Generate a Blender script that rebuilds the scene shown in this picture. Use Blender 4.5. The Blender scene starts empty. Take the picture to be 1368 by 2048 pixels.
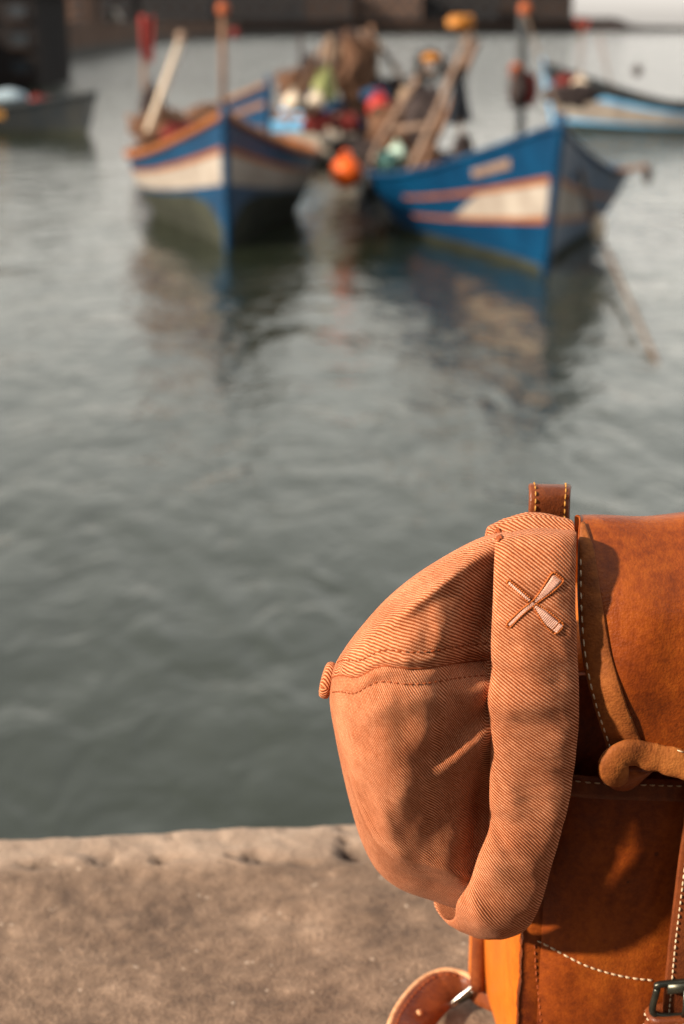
import bpy, math, random
import numpy as np
from mathutils import Matrix, Vector
from mathutils.bvhtree import BVHTree

random.seed(7)
rng = np.random.default_rng(11)
R = math.radians
scene = bpy.context.scene

# ------------------------------------------------------------------ camera
F = 2844.0                      # focal length in photo pixels (50 mm on a 36 mm tall frame)
CX, CY = 684.0, 1024.0
PITCH = R(18.98)
CAM = np.array([0.0, 0.0, 4.0])  # four metres above the water
Y_CAP = 0.72                     # how far ahead the cap hangs
Z_QUAY = 4.0 - 0.68
cam = bpy.data.cameras.new('camera')
cam.sensor_fit = 'VERTICAL'; cam.sensor_height = 36; cam.sensor_width = 24
cam.lens = 50
cam.clip_start = 0.05; cam.clip_end = 8000
cam.dof.use_dof = True
cam.dof.focus_distance = 0.775
cam.dof.aperture_fstop = 6.2
cam_o = bpy.data.objects.new('camera', cam)
scene.collection.objects.link(cam_o)
cam_o.location = CAM
cam_o.rotation_euler = (R(90) - PITCH, 0, 0)
scene.camera = cam_o

# ------------------------------------------------------------------ sky, sun, exposure
SUN_EL = R(27)
SUN_AZ = R(-118)                 # measured from +Y (view direction) towards +X: left and behind
sun_dir = np.array([math.sin(SUN_AZ) * math.cos(SUN_EL), math.cos(SUN_AZ) * math.cos(SUN_EL), math.sin(SUN_EL)])
world = bpy.data.worlds.new('World'); scene.world = world; world.use_nodes = True
wn = world.node_tree; wn.nodes.clear()
sky = wn.nodes.new('ShaderNodeTexSky'); sky.sky_type = 'NISHITA'; sky.sun_disc = False
sky.sun_elevation = SUN_EL; sky.sun_rotation = SUN_AZ % (2 * math.pi)
sky.air_density = 2.4; sky.dust_density = 1.3; sky.ozone_density = 1.0; sky.altitude = 0
hs = wn.nodes.new('ShaderNodeHueSaturation'); hs.inputs['Saturation'].default_value = 0.16
wn.links.new(sky.outputs[0], hs.inputs['Color'])
hz = wn.nodes.new('ShaderNodeMix'); hz.data_type = 'RGBA'; hz.blend_type = 'MULTIPLY'; hz.inputs[0].default_value = 1.0
hz.inputs[7].default_value = (1.0, 0.98, 0.96, 1)      # warm coastal haze
wn.links.new(hs.outputs[0], hz.inputs[6])
bg = wn.nodes.new('ShaderNodeBackground'); bg.inputs['Strength'].default_value = 0.116
wn.links.new(hz.outputs[2], bg.inputs['Color'])
wo = wn.nodes.new('ShaderNodeOutputWorld'); wn.links.new(bg.outputs[0], wo.inputs['Surface'])
sl = bpy.data.lights.new('sun', 'SUN'); sl.energy = 3.95; sl.angle = R(2.2); sl.color = (1.0, 0.84, 0.66)
so = bpy.data.objects.new('sun', sl); scene.collection.objects.link(so)
so.rotation_euler = Vector(sun_dir).to_track_quat('Z', 'Y').to_euler()
so.location = (0, 0, 30)
scene.view_settings.view_transform = 'Standard'; scene.view_settings.look = 'None'
scene.view_settings.gamma = 1.0; scene.view_settings.use_curve_mapping = False
scene.view_settings.exposure = 1.05
scene.cycles.use_denoising = True
scene.cycles.max_bounces = 6

# ------------------------------------------------------------------ helpers
FWD = np.array([0, math.cos(PITCH), -math.sin(PITCH)])
UP = np.array([0, math.sin(PITCH), math.cos(PITCH)])
RT = np.array([1.0, 0, 0])


def ray(px, py):
    px = np.asarray(px, float)[..., None]; py = np.asarray(py, float)[..., None]
    return FWD * F + RT * (px - CX) - UP * (py - CY)


def P(px, py, Y):
    """the point on the plane y = Y that the photo shows at (px, py)"""
    d = ray(px, py)
    return CAM + d * (np.asarray(Y, float)[..., None] / d[..., 1:2])


def W(px, py, z=0.0):
    """the point on the level plane z that the photo shows at (px, py)"""
    d = ray(px, py)
    return CAM + d * ((z - 4.0) / d[..., 2:3])


def catmull(pts, n):
    pts = np.asarray(pts, float)
    d = np.r_[0, np.cumsum(np.maximum(np.linalg.norm(np.diff(pts, axis=0), axis=1), 1e-9))]
    t = np.linspace(0, d[-1], n)
    m = np.zeros_like(pts)
    m[1:-1] = (pts[2:] - pts[:-2]) / (d[2:] - d[:-2])[:, None]
    m[0] = (pts[1] - pts[0]) / (d[1] - d[0]); m[-1] = (pts[-1] - pts[-2]) / (d[-1] - d[-2])
    k = np.clip(np.searchsorted(d, t, 'right') - 1, 0, len(d) - 2)
    h = (d[k + 1] - d[k]); s = ((t - d[k]) / h)[:, None]; h = h[:, None]
    return ((2 * s**3 - 3 * s**2 + 1) * pts[k] + (s**3 - 2 * s**2 + s) * h * m[k]
            + (-2 * s**3 + 3 * s**2) * pts[k + 1] + (s**3 - s**2) * h * m[k + 1])


def _hash(ix, iy, iz, seed):
    h = (ix * 374761393 + iy * 668265263 + iz * 2147483647 + seed * 974634777) & 0xFFFFFFFF
    h = ((h ^ (h >> 13)) * 1274126177) & 0xFFFFFFFF
    return ((h ^ (h >> 16)) & 0xFFFF) / 65535.0


def vnoise(p, seed=0):
    """smooth value noise in -1..1 on points (..., 3)"""
    p = np.asarray(p, float)
    i = np.floor(p).astype(np.int64); f = p - i; f = f * f * (3 - 2 * f)
    out = 0
    for a in (0, 1):
        for b in (0, 1):
            for c in (0, 1):
                w = (f[..., 0] if a else 1 - f[..., 0]) * (f[..., 1] if b else 1 - f[..., 1]) * (f[..., 2] if c else 1 - f[..., 2])
                out = out + w * _hash(i[..., 0] + a, i[..., 1] + b, i[..., 2] + c, seed)
    return out * 2 - 1


def fbm(p, octv=3, seed=0):
    p = np.asarray(p, float); s = 0; a = 1
    for o in range(octv):
        s = s + a * vnoise(p * 2**o, seed + o); a *= 0.5
    return s


MW = {}


def root(name, base, rotz=0.0, label=None, category=None, group=None, kind=None):
    o = bpy.data.objects.new(name, None)
    scene.collection.objects.link(o)
    o.location = base; o.rotation_euler = (0, 0, rotz)
    o.empty_display_size = 0.1
    MW[o] = Matrix.Translation(Vector(base)) @ Matrix.Rotation(rotz, 4, 'Z')
    tag(o, label, category, group, kind)
    return o


def tag(o, label=None, category=None, group=None, kind=None):
    if label: o['label'] = label
    if category: o['category'] = category
    if group: o['group'] = group
    if kind: o['kind'] = kind
    return o


def obj(name, verts, faces, mat, parent=None, smooth=True, uv=None, base=None, **tags):
    """one mesh object from world-space vertices"""
    verts = np.asarray(verts, float).reshape(-1, 3)
    if parent is not None:
        m = MW[parent]
    else:
        b = verts.mean(0) if base is None else np.asarray(base, float)
        if base is None: b[2] = verts[:, 2].min()
        m = Matrix.Translation(Vector(b))
    mi = np.array(m.inverted())
    lv = verts @ mi[:3, :3].T + mi[:3, 3]
    me = bpy.data.meshes.new(name)
    me.from_pydata(lv.tolist(), [], [tuple(int(i) for i in f) for f in faces])
    if uv is not None:
        l = me.uv_layers.new(name='UVMap')
        l.data.foreach_set('uv', np.asarray(uv, np.float32).ravel())
    if smooth: me.polygons.foreach_set('use_smooth', [True] * len(me.polygons))
    me.materials.append(mat)
    me.update()
    o = bpy.data.objects.new(name, me)
    scene.collection.objects.link(o)
    if parent is not None:
        o.parent = parent
    else:
        o.location = m.translation
    MW[o] = m
    tag(o, **tags)
    return o


def gridf(nu, nv, cu=False, cv=False, flip=False):
    f = []
    for i in range(nu if cu else nu - 1):
        for j in range(nv if cv else nv - 1):
            a, b = i * nv + j, i * nv + (j + 1) % nv
            c, d = ((i + 1) % nu) * nv + (j + 1) % nv, ((i + 1) % nu) * nv + j
            f.append((a, d, c, b) if flip else (a, b, c, d))
    return f


class MB:
    """collects pieces of geometry for one mesh"""
    def __init__(s): s.v = []; s.f = []; s.n = 0
    def add(s, v, f):
        v = np.asarray(v, float).reshape(-1, 3)
        s.f += [tuple(i + s.n for i in q) for q in f]; s.v.append(v); s.n += len(v); return s
    def tube(s, pts, r, k=8, cap=True):
        pts = np.asarray(pts, float); n = len(pts)
        r = np.broadcast_to(np.asarray(r, float), (n,))
        t = np.gradient(pts, axis=0); t /= np.linalg.norm(t, axis=1)[:, None] + 1e-12
        ref = np.array([0.0, 0, 1]) if abs(t[0][2]) < 0.9 else np.array([1.0, 0, 0])
        u = np.cross(t[0], ref); u /= np.linalg.norm(u)
        rings = []
        a = np.linspace(0, 2 * math.pi, k, endpoint=False)
        for i in range(n):
            u = u - t[i] * (u @ t[i]); u /= np.linalg.norm(u) + 1e-12
            w = np.cross(t[i], u)
            rings.append(pts[i] + r[i] * (np.cos(a)[:, None] * u + np.sin(a)[:, None] * w))
        v = np.concatenate(rings); f = gridf(n, k, cv=True)
        if cap:
            f = f + [tuple(range(k))[::-1], tuple((n - 1) * k + j for j in range(k))]
        return s.add(v, f)
    def box(s, lo, hi, M=None):
        lo = np.asarray(lo, float); hi = np.asarray(hi, float)
        v = np.array([[(lo, hi)[i][0], (lo, hi)[j][1], (lo, hi)[k][2]] for i in (0, 1) for j in (0, 1) for k in (0, 1)])
        if M is not None: v = v @ np.array(M)[:3, :3].T + np.array(M)[:3, 3]
        return s.add(v, [(0, 1, 3, 2), (4, 6, 7, 5), (0, 4, 5, 1), (2, 3, 7, 6), (0, 2, 6, 4), (1, 5, 7, 3)])
    def blob(s, c, rad, n=14, amp=0.0, freq=3.0, seed=0, M=None):
        c = np.asarray(c, float); rad = np.broadcast_to(np.asarray(rad, float), (3,))
        th = np.linspace(0.001, math.pi - 0.001, n); ph = np.linspace(0, 2 * math.pi, 2 * n, endpoint=False)
        T, Q = np.meshgrid(th, ph, indexing='ij')
        d = np.stack([np.sin(T) * np.cos(Q), np.sin(T) * np.sin(Q), np.cos(T)], -1)
        k = 1 + amp * fbm(d * freq + seed * 7.3, 3, seed) if amp else 1.0
        v = d * (k[..., None] if amp else 1.0) * rad
        if M is not None: v = v @ np.array(M)[:3, :3].T
        return s.add(v + c, gridf(n, 2 * n, cv=True, flip=True))
    def ribbon(s, ctr, wid, nrm, th):
        """a strap: centre line, half-width vectors, normals, thickness; rounded edges"""
        ctr, wid, nrm = (np.asarray(a, float) for a in (ctr, wid, nrm))
        prof = [(-0.93, .5), (-0.4, .56), (0, .58), (.4, .56), (.93, .5), (1, .25), (1, -.25), (.93, -.5), (0, -.5), (-.93, -.5), (-1, -.25), (-1, .25)]
        rings = [ctr + wid * a + nrm * (th * b) for a, b in prof]
        v = np.stack(rings, 1).reshape(-1, 3); k = len(prof); n = len(ctr)
        return s.add(v, gridf(n, k, cv=True) + [tuple(range(k))[::-1], tuple((n - 1) * k + j for j in range(k))])
    def build(s, name, mat, parent=None, **kw):
        return obj(name, np.concatenate(s.v), s.f, mat, parent, **kw)


# ------------------------------------------------------------------ materials
def newmat(name):
    m = bpy.data.materials.new(name); m.use_nodes = True
    nt = m.node_tree
    return m, nt, nt.nodes['Principled BSDF']


def ramp(nt, fac, stops):
    r = nt.nodes.new('ShaderNodeValToRGB'); nt.links.new(fac, r.inputs[0])
    e = r.color_ramp.elements
    e[0].position, e[0].color = stops[0][0], (*stops[0][1], 1)
    e[1].position, e[1].color = stops[-1][0], (*stops[-1][1], 1)
    for p, c in stops[1:-1]:
        q = e.new(p); q.color = (*c, 1)
    return r.outputs[0]


def noise(nt, scale, detail=4, rough=0.55, vec=None, dist=0.0):
    n = nt.nodes.new('ShaderNodeTexNoise'); n.inputs['Scale'].default_value = scale
    n.inputs['Detail'].default_value = detail; n.inputs['Roughness'].default_value = rough
    n.inputs['Distortion'].default_value = dist
    if vec is None:
        t = nt.nodes.new('ShaderNodeTexCoord'); vec = t.outputs['Object']
    nt.links.new(vec, n.inputs['Vector'])
    return n.outputs['Fac']


def math_(nt, op, a, b=None, c=None):
    n = nt.nodes.new('ShaderNodeMath'); n.operation = op
    for i, x in enumerate((a, b, c)):
        if x is None: continue
        if isinstance(x, (int, float)): n.inputs[i].default_value = x
        else: nt.links.new(x, n.inputs[i])
    return n.outputs[0]


def mix(nt, fac, a, b, mode='MIX'):
    n = nt.nodes.new('ShaderNodeMix'); n.data_type = 'RGBA'; n.blend_type = mode
    for s, x in ((n.inputs[0], fac), (n.inputs[6], a), (n.inputs[7], b)):
        if isinstance(x, (int, float)): s.default_value = x
        elif isinstance(x, tuple): s.default_value = (*x, 1)
        else: nt.links.new(x, s)
    return n.outputs[2]


def bump(nt, bsdf, h, strength, dist):
    b = nt.nodes.new('ShaderNodeBump'); b.inputs['Strength'].default_value = strength
    b.inputs['Distance'].default_value = dist; nt.links.new(h, b.inputs['Height'])
    nt.links.new(b.outputs[0], bsdf.inputs['Normal'])
    return b


def M(name, c1, c2=None, scale=3.0, rough=0.6, bmp=0.0, bscale=None, bdist=0.01, metal=0.0):
    m, nt, b = newmat(name)
    c2 = c2 or tuple(x * 0.7 for x in c1)
    nt.links.new(ramp(nt, noise(nt, scale, 5), [(0.35, c1), (0.68, c2)]), b.inputs['Base Color'])
    b.inputs['Roughness'].default_value = rough; b.inputs['Metallic'].default_value = metal
    b.inputs['Specular IOR Level'].default_value = 0.08 if rough >= 0.85 else 0.22
    if bmp: bump(nt, b, noise(nt, bscale or scale * 6, 4), bmp, bdist)
    return m


def leather(name, lo, mid, hi, scale=14, rough=0.42, grain=700, bstr=0.25, streak=True):
    m, nt, b = newmat(name)
    t = nt.nodes.new('ShaderNodeTexCoord')
    mp = nt.nodes.new('ShaderNodeMapping'); mp.inputs['Scale'].default_value = (1.6, 1.6, 0.6) if streak else (1, 1, 1)
    nt.links.new(t.outputs['Object'], mp.inputs[0])
    n1 = noise(nt, scale, 6, 0.62, mp.outputs[0], 0.4)
    n2 = noise(nt, 260, 4, 0.6)
    f = math_(nt, 'ADD', math_(nt, 'MULTIPLY', n1, 0.72), math_(nt, 'MULTIPLY', n2, 0.28))
    col = ramp(nt, f, [(0.34, lo), (0.5, mid), (0.66, hi)])
    # small dark scuffs and scratches
    v = nt.nodes.new('ShaderNodeTexVoronoi'); v.inputs['Scale'].default_value = 38; v.inputs['Randomness'].default_value = 1
    nt.links.new(t.outputs['Object'], v.inputs['Vector'])
    spot = math_(nt, 'LESS_THAN', v.outputs['Distance'], 0.055)
    gate = math_(nt, 'GREATER_THAN', noise(nt, 9, 2), 0.55)
    col = mix(nt, math_(nt, 'MULTIPLY', math_(nt, 'MULTIPLY', spot, gate), 0.75), col, (0.06, 0.018, 0.008))
    nt.links.new(col, b.inputs['Base Color'])
    b.inputs['Specular IOR Level'].default_value = 0.3
    rr = math_(nt, 'ADD', math_(nt, 'MULTIPLY', n1, 0.25), rough - 0.1)
    nt.links.new(rr, b.inputs['Roughness'])
    vg = nt.nodes.new('ShaderNodeTexVoronoi'); vg.inputs['Scale'].default_value = grain
    nt.links.new(t.outputs['Object'], vg.inputs['Vector'])
    h = math_(nt, 'ADD', math_(nt, 'MULTIPLY', vg.outputs['Distance'], 0.6), math_(nt, 'MULTIPLY', noise(nt, 120, 5, 0.6), 1.4))
    bump(nt, b, h, bstr, 0.0012)
    return m


def twill(name, period=0.00152, groove=(0.16, 0.032, 0.009), body=(0.46, 0.128, 0.041), light=(0.86, 0.44, 0.26)):
    """diagonal twill weave; UV.x runs across the wales, UV.y along them, both in metres"""
    m, nt, b = newmat(name)
    u = nt.nodes.new('ShaderNodeUVMap'); u.uv_map = 'UVMap'
    s = nt.nodes.new('ShaderNodeSeparateXYZ'); nt.links.new(u.outputs[0], s.inputs[0])
    wob = noise(nt, 160, 3, 0.5, u.outputs[0])
    q = math_(nt, 'MULTIPLY', s.outputs[0], 2 * math.pi / period)
    q = math_(nt, 'ADD', q, math_(nt, 'MULTIPLY', wob, 1.6))
    ridge = math_(nt, 'MULTIPLY_ADD', math_(nt, 'SINE', q), 0.5, 0.5)
    r = math_(nt, 'MULTIPLY', s.outputs[1], 2 * math.pi / 0.0016)
    r = math_(nt, 'ADD', r, math_(nt, 'MULTIPLY', q, 0.38))
    seg = math_(nt, 'MULTIPLY_ADD', math_(nt, 'SINE', r), 0.5, 0.5)
    mp = nt.nodes.new('ShaderNodeMapping'); mp.inputs['Scale'].default_value = (1.0 / period, 1 / 0.006, 1)
    nt.links.new(u.outputs[0], mp.inputs[0])
    thr = noise(nt, 1.0, 3, 0.6, mp.outputs[0])
    blot = noise(nt, 30, 4, 0.55)
    h = math_(nt, 'MULTIPLY', ridge, math_(nt, 'MULTIPLY_ADD', seg, 0.14, 0.86))
    fz = noise(nt, 900, 3, 0.7)
    f = math_(nt, 'ADD', math_(nt, 'MULTIPLY', h, 0.54), math_(nt, 'MULTIPLY', thr, 0.38))
    f = math_(nt, 'ADD', f, math_(nt, 'MULTIPLY_ADD', fz, 0.30, -0.09))
    f = math_(nt, 'ADD', f, math_(nt, 'MULTIPLY_ADD', blot, 0.40, -0.20))
    col = ramp(nt, f, [(0.2, groove), (0.50, body), (0.92, light)])
    nt.links.new(col, b.inputs['Base Color'])
    b.inputs['Roughness'].default_value = 0.92
    b.inputs['Specular IOR Level'].default_value = 0.15
    if 'Sheen Weight' in b.inputs:
        b.inputs['Sheen Weight'].default_value = 0.06; b.inputs['Sheen Roughness'].default_value = 0.5
        b.inputs['Sheen Tint'].default_value = (1, 0.72, 0.55, 1)
    hh = math_(nt, 'ADD', h, math_(nt, 'MULTIPLY', thr, 0.4))
    bump(nt, b, hh, 0.65, 0.0007)
    return m


TWILL = twill('cotton_twill')
THREAD_DARK = M('rust_thread', (0.33, 0.075, 0.02), (0.22, 0.05, 0.015), 400, 0.8)
THREAD_ORANGE = M('orange_thread', (0.48, 0.135, 0.028), (0.34, 0.085, 0.018), 900, 0.6)
THREAD_PINK = M('pale_pink_thread', (0.76, 0.47, 0.37), (0.64, 0.34, 0.25), 1200, 0.55, 0.4, 2000, 0.0004)
THREAD_CREAM = M('cream_thread', (0.72, 0.58, 0.40), (0.5, 0.36, 0.22), 500, 0.7)
THREAD_GOLD = M('golden_thread', (0.5040, 0.2520, 0.0560), (0.3500, 0.1540, 0.0280), 500, 0.6)
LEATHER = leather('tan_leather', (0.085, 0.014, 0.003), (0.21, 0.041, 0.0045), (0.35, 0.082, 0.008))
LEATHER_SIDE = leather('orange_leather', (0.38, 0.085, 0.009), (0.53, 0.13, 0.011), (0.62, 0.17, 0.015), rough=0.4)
LEATHER_SUEDE = leather('rough_cut_leather', (0.14, 0.036, 0.007), (0.27, 0.078, 0.014), (0.40, 0.135, 0.028), scale=40, rough=0.7, grain=700, bstr=0.28, streak=False)
LEATHER_DARK = leather('brown_leather', (0.085, 0.020, 0.008), (0.17, 0.042, 0.012), (0.26, 0.072, 0.019), scale=20, rough=0.4)
LEATHER_EDGE = leather('raw_leather_edge', (0.45, 0.20, 0.09), (0.60, 0.32, 0.16), (0.7, 0.42, 0.24), scale=60, rough=0.7)
BLACK_METAL = M('blackened_brass', (0.045, 0.05, 0.045), (0.09, 0.085, 0.06), 120, 0.35, metal=0.8)
STEEL = M('nickel', (0.7, 0.66, 0.6), (0.5, 0.46, 0.4), 90, 0.25, metal=1.0)

# ------------------------------------------------------------------ water
def water_material():
    m, nt, b = newmat('harbour_water')
    t = nt.nodes.new('ShaderNodeTexCoord')
    mp = nt.nodes.new('ShaderNodeMapping'); mp.inputs['Rotation'].default_value = (0, 0, R(-24)); mp.inputs['Scale'].default_value = (1.25, 0.85, 1)
    nt.links.new(t.outputs['Object'], mp.inputs[0])
    a = noise(nt, 0.55, 2, 0.5, mp.outputs[0], 0.6)
    c = noise(nt, 1.7, 3, 0.5, mp.outputs[0], 0.8)
    d = noise(nt, 6.0, 2, 0.5, mp.outputs[0], 0.4)
    h = math_(nt, 'ADD', math_(nt, 'MULTIPLY', a, 0.095), math_(nt, 'ADD', math_(nt, 'MULTIPLY', c, 0.040), math_(nt, 'MULTIPLY', d, 0.0075)))
    sp = nt.nodes.new('ShaderNodeSeparateXYZ'); nt.links.new(t.outputs['Object'], sp.inputs[0])
    mr = nt.nodes.new('ShaderNodeMapRange'); mr.interpolation_type = 'SMOOTHSTEP'
    mr.inputs['From Min'].default_value = 40; mr.inputs['From Max'].default_value = 110; mr.inputs['To Min'].default_value = 1.0; mr.inputs['To Max'].default_value = 3.2
    nt.links.new(sp.outputs[1], mr.inputs['Value'])
    h = math_(nt, 'MULTIPLY', h, mr.outputs[0])      # open water beyond the moorings is more ruffled
    bump(nt, b, h, 1.0, 1.0)
    murk = noise(nt, 0.12, 3, 0.5)
    nt.links.new(ramp(nt, murk, [(0.3, (0.011, 0.015, 0.008)), (0.7, (0.016, 0.020, 0.011))]), b.inputs['Base Color'])
    b.inputs['Roughness'].default_value = 0.06
    b.inputs['Specular Tint'].default_value = (0.98, 1.0, 0.92, 1)
    b.inputs['IOR'].default_value = 1.68
    return m


def build_water():
    xs = np.r_[-4000, -400, np.linspace(-60, 60, 61), 400, 4000]
    ys = np.r_[-200, np.linspace(1, 90, 60), 300, 900, 5000]
    X, Y = np.meshgrid(xs, ys, indexing='ij')
    v = np.stack([X, Y, np.zeros_like(X)], -1)
    obj('water', v, gridf(len(xs), len(ys), flip=True), water_material(), base=(0, 0, 0), kind='structure', label='rippled grey green harbour water')


build_water()

# ------------------------------------------------------------------ quay
E0 = W(0, 1676, Z_QUAY)[:2]; E1 = W(705, 1641, Z_QUAY)[:2]
EA = (E1 - E0) / np.linalg.norm(E1 - E0)
EN = np.array([EA[1], -EA[0]])           # from the edge towards the camera


def quay_material():
    m, nt, b = newmat('worn_concrete')
    n1 = noise(nt, 9, 8, 0.62); n2 = noise(nt, 70, 5, 0.65); n3 = noise(nt, 330, 3, 0.6)
    f = math_(nt, 'ADD', math_(nt, 'MULTIPLY', n1, 0.5), math_(nt, 'ADD', math_(nt, 'MULTIPLY', n2, 0.32), math_(nt, 'MULTIPLY', n3, 0.18)))
    col = ramp(nt, f, [(0.36, (0.060, 0.036, 0.024)), (0.47, (0.145, 0.092, 0.060)), (0.55, (0.215, 0.14, 0.093)), (0.66, (0.38, 0.26, 0.178))])
    # the trowelled strip along the edge is of a paler mix
    at = nt.nodes.new('ShaderNodeAttribute'); at.attribute_name = 'strip'
    pale = ramp(nt, f, [(0.30, (0.15, 0.10, 0.072)), (0.5, (0.31, 0.225, 0.165)), (0.7, (0.46, 0.35, 0.27))])
    col = mix(nt, at.outputs['Fac'], col, pale)
    ad = nt.nodes.new('ShaderNodeAttribute'); ad.attribute_name = 'dirt'
    col = mix(nt, ad.outputs['Fac'], col, (0.05, 0.03, 0.02))
    v = nt.nodes.new('ShaderNodeTexVoronoi'); v.inputs['Scale'].default_value = 120
    t = nt.nodes.new('ShaderNodeTexCoord'); nt.links.new(t.outputs['Object'], v.inputs['Vector'])
    ch = math_(nt, 'MULTIPLY', math_(nt, 'LESS_THAN', v.outputs['Distance'], 0.22), math_(nt, 'GREATER_THAN', noise(nt, 45, 2), 0.62))
    col = mix(nt, math_(nt, 'MULTIPLY', ch, 0.5), col, (0.50, 0.40, 0.31))
    nt.links.new(col, b.inputs['Base Color'])
    b.inputs['Roughness'].default_value = 0.9
    bump(nt, b, math_(nt, 'ADD', n3, math_(nt, 'MULTIPLY', n2, 1.6)), 0.5, 0.003)
    return m


def build_quay():
    a = np.r_[-30, -12, -5, -2.2, np.arange(-1.3, 1.6, 0.005), 2.4, 5, 12, 30]
    bb = np.r_[0.0, 0.002, 0.004, 0.007, 0.011, np.arange(0.015, 0.105, 0.0025), np.arange(0.11, 0.8, 0.008), 0.9, 1.2, 1.8, 3, 6, 12]
    A, B = np.meshgrid(a, bb, indexing='ij')
    Q = np.stack([A * 14, B * 14, np.zeros_like(A)], -1)
    crumble = fbm(np.stack([A * 30, np.zeros_like(A) + 3, np.zeros_like(A)], -1), 4, 5)
    z = 0.0012 * fbm(Q * 3, 4, 1) + 0.0016 * fbm(Q * 0.5, 2, 9)
    # raised worn strip along the edge
    line = 0.056 + 0.006 * fbm(np.stack([A * 9, A * 0, A * 0 + 8], -1), 3, 21)
    sm = 1 / (1 + np.exp(np.clip((B - line) / 0.0045, -50, 50)))
    z = z + sm * (0.003 + 0.0007 * fbm(Q * 4, 4, 33))
    z = z - 0.010 * np.exp(-(np.clip(B, 0, 0.05) / 0.0055) ** 1.6)
    # broken pits along the inner side of the strip
    pit = np.clip(fbm(np.stack([A * 42, B * 60, A * 0 + 5], -1), 4, 40) + 0.05, 0, 1.2)
    z = z - 0.010 * pit * np.exp(-((B - line + 0.004) / 0.009) ** 2)
    pit2 = np.clip(fbm(np.stack([A * 60, B * 60, A * 0 + 1], -1), 2, 44) - 0.75, 0, 1)
    z = z - 0.012 * pit2 * sm
    off = 0.0010 * crumble * np.exp(-B / 0.012)
    xy = E0 + A[..., None] * EA + (B + off)[..., None] * EN
    top = np.concatenate([xy, (Z_QUAY + z)[..., None]], -1)
    wall = []
    for d in (0.02, 0.06, 0.2, 0.6, 1.5, 4.5):
        xyw = E0 + a[:, None] * EA + 0.004 * fbm(np.stack([a * 12, a * 0 + d * 7, a * 0], -1), 3, 7)[:, None] * EN
        wall.append(np.concatenate([xyw, np.full((len(a), 1), Z_QUAY - 0.012 - d)], -1))
    v = np.concatenate([np.stack(wall[::-1], 1), top], 1)
    n_u, n_v = v.shape[:2]
    o = obj('quay', v, gridf(n_u, n_v, flip=False), quay_material(), base=(*(E0 + 0.3 * EN), Z_QUAY), kind='structure',
            label='worn brown concrete quay with a paler crumbling edge strip')
    at = o.data.attributes.new('strip', 'FLOAT', 'POINT')
    s = np.ones((n_u, n_v)); s[:, len(wall):] = sm
    at.data.foreach_set('value', s.ravel().astype(np.float32))
    at2 = o.data.attributes.new('dirt', 'FLOAT', 'POINT')
    s2 = np.zeros((n_u, n_v)); s2[:, len(wall):] = np.clip(pit * 0.9 * np.exp(-((B - line + 0.004) / 0.009) ** 2) + pit2 * 2 * sm, 0, 1)
    at2.data.foreach_set('value', s2.ravel().astype(np.float32))


build_quay()

# ------------------------------------------------------------------ stitches
def capsule_stitches(mb, pts, nrm, length, gap, rad, lift=0.35, skip=None):
    """a run of thread stitches along a 3-D polyline lying on a surface"""
    pts = np.asarray(pts, float); nrm = np.asarray(nrm, float)
    d = np.r_[0, np.cumsum(np.linalg.norm(np.diff(pts, axis=0), axis=1))]
    s = gap
    k = 6
    while s + length < d[-1]:
        m0, m1 = s, s + length * random.uniform(0.88, 1.08)
        a = np.array([np.interp(m0, d, pts[:, i]) for i in range(3)])
        b = np.array([np.interp(m1, d, pts[:, i]) for i in range(3)])
        n = np.array([np.interp((m0 + m1) / 2, d, nrm[:, i]) for i in range(3)]); n /= np.linalg.norm(n) + 1e-9
        t = b - a; L = np.linalg.norm(t)
        if L > 1e-6 and L < length * 2.5:
            t = t / L; w = np.cross(n, t)
            ring = []
            for f, rr, up in ((0, .35, -.5), (.18, .85, .25), (.5, 1.0, lift), (.82, .85, .25), (1, .35, -.5)):
                c = a + t * L * f + n * rad * up
                for j in range(k):
                    q = 2 * math.pi * j / k
                    ring.append(c + rad * rr * (math.cos(q) * w + math.sin(q) * n))
            mb.add(ring, gridf(5, k, cv=True) + [tuple(range(k))[::-1], tuple(4 * k + j for j in range(k))])
        s += length + gap * random.uniform(0.85, 1.15)


def bvh_of(*objs):
    vs, fs, n = [], [], 0
    for o in objs:
        m = MW[o]
        vs += [m @ v.co for v in o.data.vertices]
        fs += [[i + n for i in p.vertices] for p in o.data.polygons]
        n = len(vs)
    return BVHTree.FromPolygons(vs, fs)


def onto(bvh, pix, lift=0.0):
    """carry a photo-space polyline onto a built surface"""
    out, nr = [], []
    c = Vector(CAM)
    for px, py in pix:
        d = Vector(ray(px, py)).normalized()
        loc, n, _i, _d = bvh.ray_cast(c, d)
        if loc is None: continue
        if n.dot(d) > 0: n = -n
        out.append(np.array(loc + n * lift)); nr.append(np.array(n))
    return np.array(out), np.array(nr)


# ------------------------------------------------------------------ cap
def gsum(px, py, items):
    s = np.zeros_like(px)
    for cx, cy, ang, ln, wd, amp in items:
        c, d = math.cos(R(ang)), math.sin(R(ang))
        a = (px - cx) * c + (py - cy) * d; b = -(px - cx) * d + (py - cy) * c
        s = s + amp * np.exp(-(a / ln) ** 2 - (b / wd) ** 2)
    return s


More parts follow.
